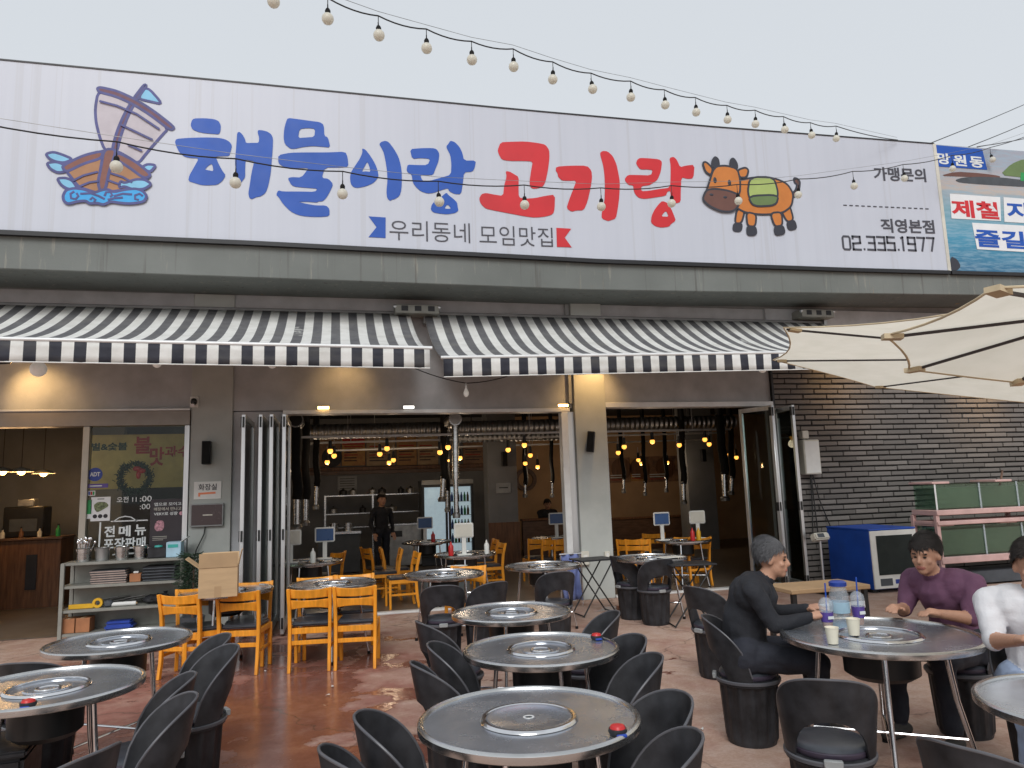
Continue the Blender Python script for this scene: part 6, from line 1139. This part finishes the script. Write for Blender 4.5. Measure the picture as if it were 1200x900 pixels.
bottle(on_t(14, -.24, -.24), 'red_plastic', 'red sauce bottle beside the white sign stand'); bottle(on_t(15, .08, -.3), 'red_plastic', 'red sauce bottle beside the blue sign stand'); bottle(on_t(16, .05, -.25), 'red_plastic', 'red sauce bottle in the right opening'); bottle(on_t(16, .18, -.2), 'yellow_plastic', 'yellow sauce bottle in the right opening'); bottle(on_t(14, .28, -.2), 'white_plastic', 'white bottle right of the white sign stand'); bottle(on_t(13, .05, -.25), 'white_plastic', 'white bottle on the left inside table')
# left room: counter, machine, dome pendants
a, b = (-5.479,3,1.021), (-4.358,3,1.032); t = thing('service_counter', 'dark wood service counter inside the left door', 'counter', ((a[0] + b[0]) / 2, 3, 0)); hw = (b[0] - a[0]) / 2; MB().box(-hw, hw, 0, .6, 0, 1.08).build('front', 'wood_dark', t, .01); MB().box(-hw - .02, hw + .02, -.04, .62, 1.081, 1.12).build('top', 'wood_brown', t, .006); MB().box(hw * .12, hw * .4, -.014, -.0005, .3, .85).build('panel', 'ink_dark', t)
a = (-4.982,3.5,1.526); t = thing('coffee_machine', 'dark boxy machine on the service counter', 'machine', (a[0], 3.3, 1.1215)); MB().box(-.3, .3, -.15, .2, 0, .5).build('case', 'black_metal', t, .02); MB().box(-.12, .12, -.1, .1, .501, .62).build('hopper', 'dull_steel', t, .01); MB().box(-.2, .2, -.156, -.1505, .1, .3).build('front_plate', 'slate', t)
for i, p in enumerate(((-5.035,2.4,2.168), (-4.777,2.4,2.161), (-4.743,3.2,2.154))):
    t = thing('dome_pendant', ('warm dome pendant cut by the left frame edge', 'warm dome pendant second from the left edge', 'warm dome pendant nearest the window frame')[i], 'pendant lamp', p, group='dome pendants in the left room')
    MB().lathe([(.17, .0), (.172, .006), (.1, .045), (.03, .07), (0, .075)], 28).build('shade', 'cream_plastic', t); MB().sphere((0, 0, .0), (.055, .055, .05), 14, 8).build('bulb', 'lamp_warm', t); MB().tube([(0, 0, .07), (0, 0, 3.55 - p[2])], .005, 5).build('cord', 'cord_black', t)
    l = bpy.data.lights.new('pendant_glow', 'POINT'); l.energy = 7; l.color = (1, .6, .28); l.shadow_soft_size = .06; lo = bpy.data.objects.new('pendant_glow', l); C.objects.link(lo); lo.parent = t; lo.location = (0, 0, -.1)
for i in range(7):
    x = (a[0] - 1.1) + i * .27; t = thing('glass_bottle', ('first', 'second', 'third', 'fourth', 'fifth', 'sixth', 'seventh')[i] + ' bottle from the left on the service counter', 'bottle', (x, 3.15, 1.1215), group='bottles on the service counter'); h_ = random.uniform(.12, .22); MB().lathe([(0, 0), (.035, 0), (.035, h_ * .6), (.014, h_ * .8), (.014, h_), (0, h_)], 14).build('vessel', random.choice(['wood_dark', 'cream_plastic', 'sticker_green', 'terracotta']), t); MB().lathe([(0, h_), (.017, h_), (.017, h_ + .025), (0, h_ + .025)], 10).build('cap', 'black_plastic', t)

for i, (p, lb) in enumerate((((-0.661,-2.853,0), 'white paper scrap on the wet floor below the box table chair'), ((-0.03,-3.669,0), 'pale napkin scrap on the wet floor before the four-chair table'), ((-0.063,-3.934,0), 'torn pale scrap beside the napkin scrap'), ((2.41,-5.727,0), 'small pale scrap on the dry floor at right'), ((3.803,-1.489,0), 'white scrap by the right ribbed stool'))):
    t = thing('paper_scrap', lb, 'scrap', (p[0], p[1], .001), random.uniform(0, 3)); mb = MB(); n_ = 7; rr_ = [random.uniform(.012, .03) for _ in range(n_)]
    a_ = [mb.bm.verts.new((rr_[k] * math.cos(6.283 * k / n_), rr_[k] * .6 * math.sin(6.283 * k / n_), random.uniform(.002, .01))) for k in range(n_)]; c_ = mb.bm.verts.new((0, 0, .012))
    for k in range(n_): mb.bm.faces.new((a_[k], a_[(k + 1) % n_], c_))
    o_ = mb.build('crumple', 'paper', t); o_.modifiers.new('thickness', 'SOLIDIFY').thickness = .001

# ================================================================== PEOPLE
def figure(name, label, loc, rz, caps, ells, colors, hair=None, extra=None, voxel=.008):
    root = thing(name, label, 'person', loc, rz)
    mb = MB(); prim = []
    for a, b, ra, rb, m in caps:
        a, b = Vector(a), Vector(b); d = (b - a); L = max(d.length, 1e-4); n = max(2, int(L / max(ra, .01)))
        pts, rad = [], []
        z = d.normalized()
        for i in range(5): th = math.pi / 2 * i / 4; pts.append(a - z * ra * math.cos(th)); rad.append(max(.0008, ra * math.sin(th)))
        for i in range(1, n): pts.append(a.lerp(b, i / n)); rad.append(ra + (rb - ra) * i / n)
        for i in range(5): th = math.pi / 2 * i / 4; pts.append(b + z * rb * math.sin(th)); rad.append(max(.0008, rb * math.cos(th)))
        mb.tube(pts, rad, 14); prim.append((np.array(a), np.array(b), ra, rb, m))
    for c, r, m in ells: mb.sphere(c, r, 18, 12); prim.append((np.array(c), np.array(c) + 1e-4, sum(r) / 3, sum(r) / 3, m))
    tmp = mb.build('tmp_body', 'p_skin'); md = tmp.modifiers.new('r', 'REMESH'); md.mode = 'VOXEL'; md.voxel_size = voxel; sm = tmp.modifiers.new('s', 'SMOOTH'); sm.factor = .5; sm.iterations = 3
    me = bpy.data.meshes.new_from_object(tmp.evaluated_get(bpy.context.evaluated_depsgraph_get())); bpy.data.objects.remove(tmp)
    me.materials.clear()
    for c in colors: me.materials.append(M['p_' + c])
    nf = len(me.polygons); cen = np.empty(nf * 3); me.polygons.foreach_get('center', cen); cen = cen.reshape(-1, 3)
    best = np.full(nf, 1e9); idx = np.zeros(nf, dtype=np.int32)
    for a, b, ra, rb, m in prim:
        d = b - a; t_ = np.clip(((cen - a) @ d) / max(d @ d, 1e-9), 0, 1); dist = np.linalg.norm(cen - (a + t_[:, None] * d), axis=1) - (ra + (rb - ra) * t_)
        k = dist < best; best[k] = dist[k]; idx[k] = colors.index(m)
    me.polygons.foreach_set('material_index', idx)
    # cloth folds
    nv = len(me.vertices); co = np.empty(nv * 3); me.vertices.foreach_get('co', co); co = co.reshape(-1, 3); no = np.empty(nv * 3); me.vertices.foreach_get('normal', no); no = no.reshape(-1, 3)
    cl = np.zeros(nv)
    for p in me.polygons:
        if colors[p.material_index] not in ('skin', 'lip'):
            for v in p.vertices: cl[v] = 1
    f = np.sin(co[:, 2] * 70 + co[:, 0] * 35 + 2 * np.sin(co[:, 1] * 30)) * .0016 + np.sin(co[:, 0] * 60 - co[:, 2] * 40 + co[:, 1] * 45) * .001 + np.sin(co[:, 2] * 34 + np.abs(co[:, 0]) * 22 + co[:, 1] * 12) * .0035
    co += no * (f * cl)[:, None]; me.vertices.foreach_set('co', co.ravel()); me.update(); me.shade_smooth(); me.name = 'body'
    o = bpy.data.objects.new('body', me); C.objects.link(o); o.parent = root
    return root
def hand(w, d, side, up=(0, 0, 1), s=1., curl=.5, m='skin'):
    w, d, up = Vector(w), Vector(d).normalized(), Vector(up).normalized(); lat = d.cross(up).normalized(); out = [(w, w + d * .07 * s, .026 * s, .03 * s, m), (w + lat * .02 * s + d * .03 * s, w + lat * .022 * s + d * .075 * s, .019 * s, .016 * s, m), (w - lat * .02 * s + d * .03 * s, w - lat * .022 * s + d * .075 * s, .019 * s, .016 * s, m)]
    for i, l in enumerate((.062, .072, .067, .052)):
        off = (i - 1.5) * .0205 * s * -side; b = w + d * .085 * s + lat * off; k = b + (d * math.cos(curl * .5) - up * math.sin(curl * .5)) * l * .5 * s; e = k + (d * math.cos(curl * 1.6) - up * math.sin(curl * 1.6)) * l * .5 * s
        out += [(b - d * .02 * s, k, .0098 * s, .009 * s, m), (k, e, .009 * s, .0078 * s, m)]
    b = w + lat * side * .03 * s + d * .025 * s; k = b + (d * .6 + lat * side * .7).normalized() * .035 * s; e = k + (d * .9 + lat * side * .2 - up * .3).normalized() * .03 * s
    return out + [(b, k, .013 * s, .011 * s, m), (k, e, .011 * s, .009 * s, m)]
def head(c, fw, tilt=0):           # ellipsoids in the figure's own frame, face towards fw
    c = Vector(c); f = Vector(fw).normalized(); s = f.cross(Vector((0, 0, 1))).normalized()
    E = [((c + Vector((0, 0, .03))), (.078, .092, .1), 'skin'), (c + f * .02 + Vector((0, 0, -.045)), (.062, .072, .07), 'skin'), (c + f * .055 + Vector((0, 0, -.085)), (.032, .03, .026), 'skin'), (c + f * .075 + Vector((0, 0, .035)), (.05, .024, .018), 'skin'), (c + f * .098 + Vector((0, 0, -.02)), (.014, .02, .016), 'skin')]
    K = [(c + f * .088 + Vector((0, 0, .02)), c + f * .105 + Vector((0, 0, -.018)), .009, .013, 'skin')]
    for sd_ in (-1, 1):
        E.append((c + s * .08 * sd_ + Vector((0, 0, -.005)) - f * .005, (.012, .022, .032), 'skin')); E.append((c + f * .062 + s * .04 * sd_ + Vector((0, 0, -.022)), (.022, .02, .02), 'skin'))
    K += [(c + f * .088 + s * .02 + Vector((0, 0, -.058)), c + f * .088 - s * .02 + Vector((0, 0, -.058)), .0075, .0075, 'lip')]
    return E, K
def face_bits(root, c, fw, hairm, style):
    c = Vector(c); f = Vector(fw).normalized(); s = f.cross(Vector((0, 0, 1))).normalized()
    for sd_ in (-1, 1):
        p = c + f * .082 + s * .03 * sd_ + Vector((0, 0, .008)); MB().sphere(p, (.011, .009, .006), 10, 6).build('eye', 'p_eye', root); MB().bar(p + s * .016 + Vector((0, 0, .022)) + f * .006, p - s * .016 + Vector((0, 0, .022)) + f * .006, .006, .008).build('eyebrow', 'p_hair', root)
    # hair: an inner cap plus many short strands combed back and down
    rnd = random.Random(len(root.name) * 7 + int(c.z * 1000)); mb = MB()
    def skull(a, e): d = s * math.cos(a) * math.cos(e) + f * math.sin(a) * math.cos(e) + Vector((0, 0, math.sin(e))); return c + Vector((0, 0, .032)) - f * .006 + Vector((d.x * .09, d.y * .09, d.z * .117)) + f * d.dot(f) * .02, d
    def low(a): fr = max(0, math.sin(a)); return -.75 + .42 * abs(math.cos(a)) + (1.06 * fr ** .7 if fr > .25 else 1.06 * fr ** .7 * (fr / .25) ** .5)
    n, m_ = 28, 9; rows = []
    for j in range(m_ + 1):
        rows.append([mb.bm.verts.new(skull(2 * math.pi * i / n, (lambda l: l + (math.pi / 2 - l) * j / m_)(low(2 * math.pi * i / n)))[0]) for i in range(n)])
    for a, b in zip(rows, rows[1:]):
        for i in range(n): mb.bm.faces.new((a[i], a[(i + 1) % n], b[(i + 1) % n], b[i]))
    for i in range(2200):
        a = rnd.uniform(0, 2 * math.pi); l = low(a); e = l + (math.pi / 2 - l) * rnd.random() ** .8 * .98; p, d = skull(a, e)
        back = (-f * .5 + Vector((0, 0, -.9)) + s * math.cos(a) * .3); tan = (back - d * back.dot(d)).normalized(); side = d.cross(tan).normalized(); L = rnd.uniform(.03, .055); w2 = rnd.uniform(.0015, .003); cv = rnd.uniform(.002, .009)
        q = [p + d * .001, p + tan * L * .5 + d * cv + side * rnd.uniform(-.004, .004), p + tan * L - d * .004 + d * cv + side * rnd.uniform(-.008, .008)]
        v = [mb.bm.verts.new(x) for x in (q[0] - side * w2, q[0] + side * w2, q[1] + side * w2, q[1] - side * w2, q[2])]
        mb.bm.faces.new(v[:4]); mb.bm.faces.new((v[3], v[2], v[4]))
    me = bpy.data.meshes.new('hair'); mb.bm.to_mesh(me); mb.bm.free(); me.materials.append(M[hairm]); h = bpy.data.objects.new('hair', me); C.objects.link(h); h.parent = root
    if style == 'cap':
        mb = MB(); mb.lathe([(0, .152), (.05, .146), (.085, .115), (.1, .07), (.102, .045), (.098, .045), (.09, .08), (0, .14)], 28, c); mb.build('cap', 'p_cap_grey', root)
        mb = MB(); rows = [[mb.bm.verts.new(c + (s * math.cos(a) * .09 + f * (math.sin(a) * (.095 + q * .075))) + Vector((0, 0, .05 - q * .015))) for a in [math.pi * k / 12 for k in range(13)]] for q in (0, 1)]
        for i in range(12): mb.bm.faces.new((rows[0][i], rows[0][i + 1], rows[1][i + 1], rows[1][i]))
        b = mb.build('cap_brim', 'p_cap_grey', root); b.modifiers.new('thickness', 'SOLIDIFY').thickness = .004
def seated(label, loc, rz, top, leg, lean=.0, hl=(-.14, .40, .80), hr=(.14, .40, .80), hc=None, hfw=(0, 1, -.1), style='short', sleeve=1, shoe='shoe', inner=None, feet=.0, hairm='p_hair'):
    caps, ells = [], []
    ch = Vector((0, -.02 + lean * .45, .925 - lean * .1)); nk = Vector((0, .0 + lean * .8, 1.055 - lean * .18)); hd = Vector(hc) if hc else nk + Vector((0, .035 + lean * .05, .125))
    caps += [((0, 0, .56), (0, -.03 + lean * .15, .74), .145, .14, top), ((0, -.03 + lean * .15, .74), ch, .14, .155, top), ((-.1, 0, .55), (.1, 0, .55), .125, .125, leg), (ch + Vector((-.1, 0, .03)), ch + Vector((.1, 0, .03)), .12, .12, top), (ch + Vector((-.17, 0, .07)), ch + Vector((.17, 0, .07)), .068, .068, top), (ch + Vector((0, 0, .08)), nk, .075, .058, top), (nk, hd + Vector((0, 0, -.05)), .053, .055, 'skin')]
    if inner: ells.append((ch + Vector((0, .1, .0)), (.07, .05, .14), inner))
    for s_, h_ in ((-1, hl), (1, hr)):
        sh = ch + Vector((s_ * .205, 0, .06)); h_ = Vector(h_); el = (sh + h_) / 2 + Vector((s_ * .05, -.06, -.12)); wr = el.lerp(h_, .86)
        caps += [(sh, el, .066, .05, top)]
        if sleeve: caps += [(el, wr, .05, .037, top)]
        else: caps += [(sh, sh.lerp(el, .7), .07, .062, top), (el, wr, .042, .029, 'skin')]
        caps += hand(wr, h_ - el, -s_)
        hp = Vector((s_ * .1, .02, .545)); kn = Vector((s_ * .16, .42, .53)); an = Vector((s_ * .17, .40 + feet, .1)); caps += [(hp, kn, .1, .074, leg), (kn, an + Vector((0, 0, .03)), .07, .052, leg), (an + Vector((0, -.03, -.045)), an + Vector((0, .15, -.06)), .045, .038, shoe)]
    E_, K_ = head(hd, hfw); ells += E_; caps += K_
    cols = list(dict.fromkeys(['skin', top, leg, shoe, 'lip'] + ([inner] if inner else [])))
    root = figure('person', label, loc, rz, caps, ells, cols)
    face_bits(root, hd, hfw, hairm, style); return root
seated('person in dark jacket with grey hair seated at the drinks table', P1S, R(-30) - math.pi / 2, 'navy', 'dark_trouser', .2, (-.14, .44, .81), (.16, .42, .81), style='short', hfw=(.1, 1, -.15), hairm='p_hair_grey')
seated('person in purple top and dark trousers seated behind the drinks table', P2S, R(195) - math.pi / 2, 'purple', 'dark_trouser', .22, (-.14, .40, .81), (.12, .42, .81), style='short', hfw=(-.15, 1, -.2), sleeve=0)
seated('person in white shirt and pale blue trousers at the right frame edge', P3S, R(235) - math.pi / 2, 'white_cloth', 'blue_cloth2', .08, (-.14, .36, .84), (.14, .36, .84), style='short', hfw=(.1, 1, -.1), sleeve=0)
# person standing inside with back turned
def standing(label, loc, rz, top, leg, H=1.72):
    caps, ells = [], []; s = H / 1.72
    V_ = lambda x, y, z: Vector((x * s, y * s, z * s))
    caps += [(V_(0, 0, .95), V_(0, 0, 1.15), .13, .13, top), (V_(0, 0, 1.15), V_(0, -.01, 1.34), .13, .14, top), (V_(-.16, 0, 1.4), V_(.16, 0, 1.4), .07, .07, top), (V_(0, 0, 1.42), V_(0, 0, 1.52), .06, .05, 'skin'), (V_(-.08, 0, .93), V_(.08, 0, .93), .115, .115, leg)]
    for q in (-1, 1):
        caps += [(V_(q * .2, 0, 1.38), V_(q * .25, -.02, 1.12), .058, .046, top), (V_(q * .25, -.02, 1.12), V_(q * .22, .12, .92), .045, .034, top), (V_(q * .1, 0, .9), V_(q * .1, .01, .5), .088, .065, leg), (V_(q * .1, .01, .5), V_(q * .1, -.02, .1), .062, .045, leg), (V_(q * .1, -.04, .05), V_(q * .11, .14, .04), .045, .036, 'shoe')]
        caps += hand(V_(q * .22, .12, .92), V_(0, .3, -.5), -q)
    hd = V_(0, .02, 1.62); E_, K_ = head(hd, (0, 1, 0)); ells += E_; caps += K_
    root = figure('person', label, loc, rz, caps, ells, list(dict.fromkeys(['skin', top, leg, 'shoe', 'lip'])), voxel=.012); face_bits(root, hd, (0, 1, 0), 'p_hair', 'short'); return root
a = (0.885,4.6,1.516); standing('person in dark clothes standing inside near the kitchen', (a[0], 4.6, .012), R(200), 'navy', 'dark_trouser', a[2] + .06)
a = (5.263,7.6,1.225); seated('person in dark clothes seated far inside before the orange wall', (a[0], 7.75, .012), R(180), 'navy', 'dark_trouser')
t = thing('bench_seat', 'dark bench below the person seated far inside', 'bench', (a[0], 7.75, .012)); MB().box(-.5, .5, -.22, .22, .36, .42).build('seat', 'wood_brown', t, .01)
for sx in (-.44, .44): MB().box(sx - .03, sx + .03, -.2, .2, 0, .36).build('leg', 'wood_brown', t)
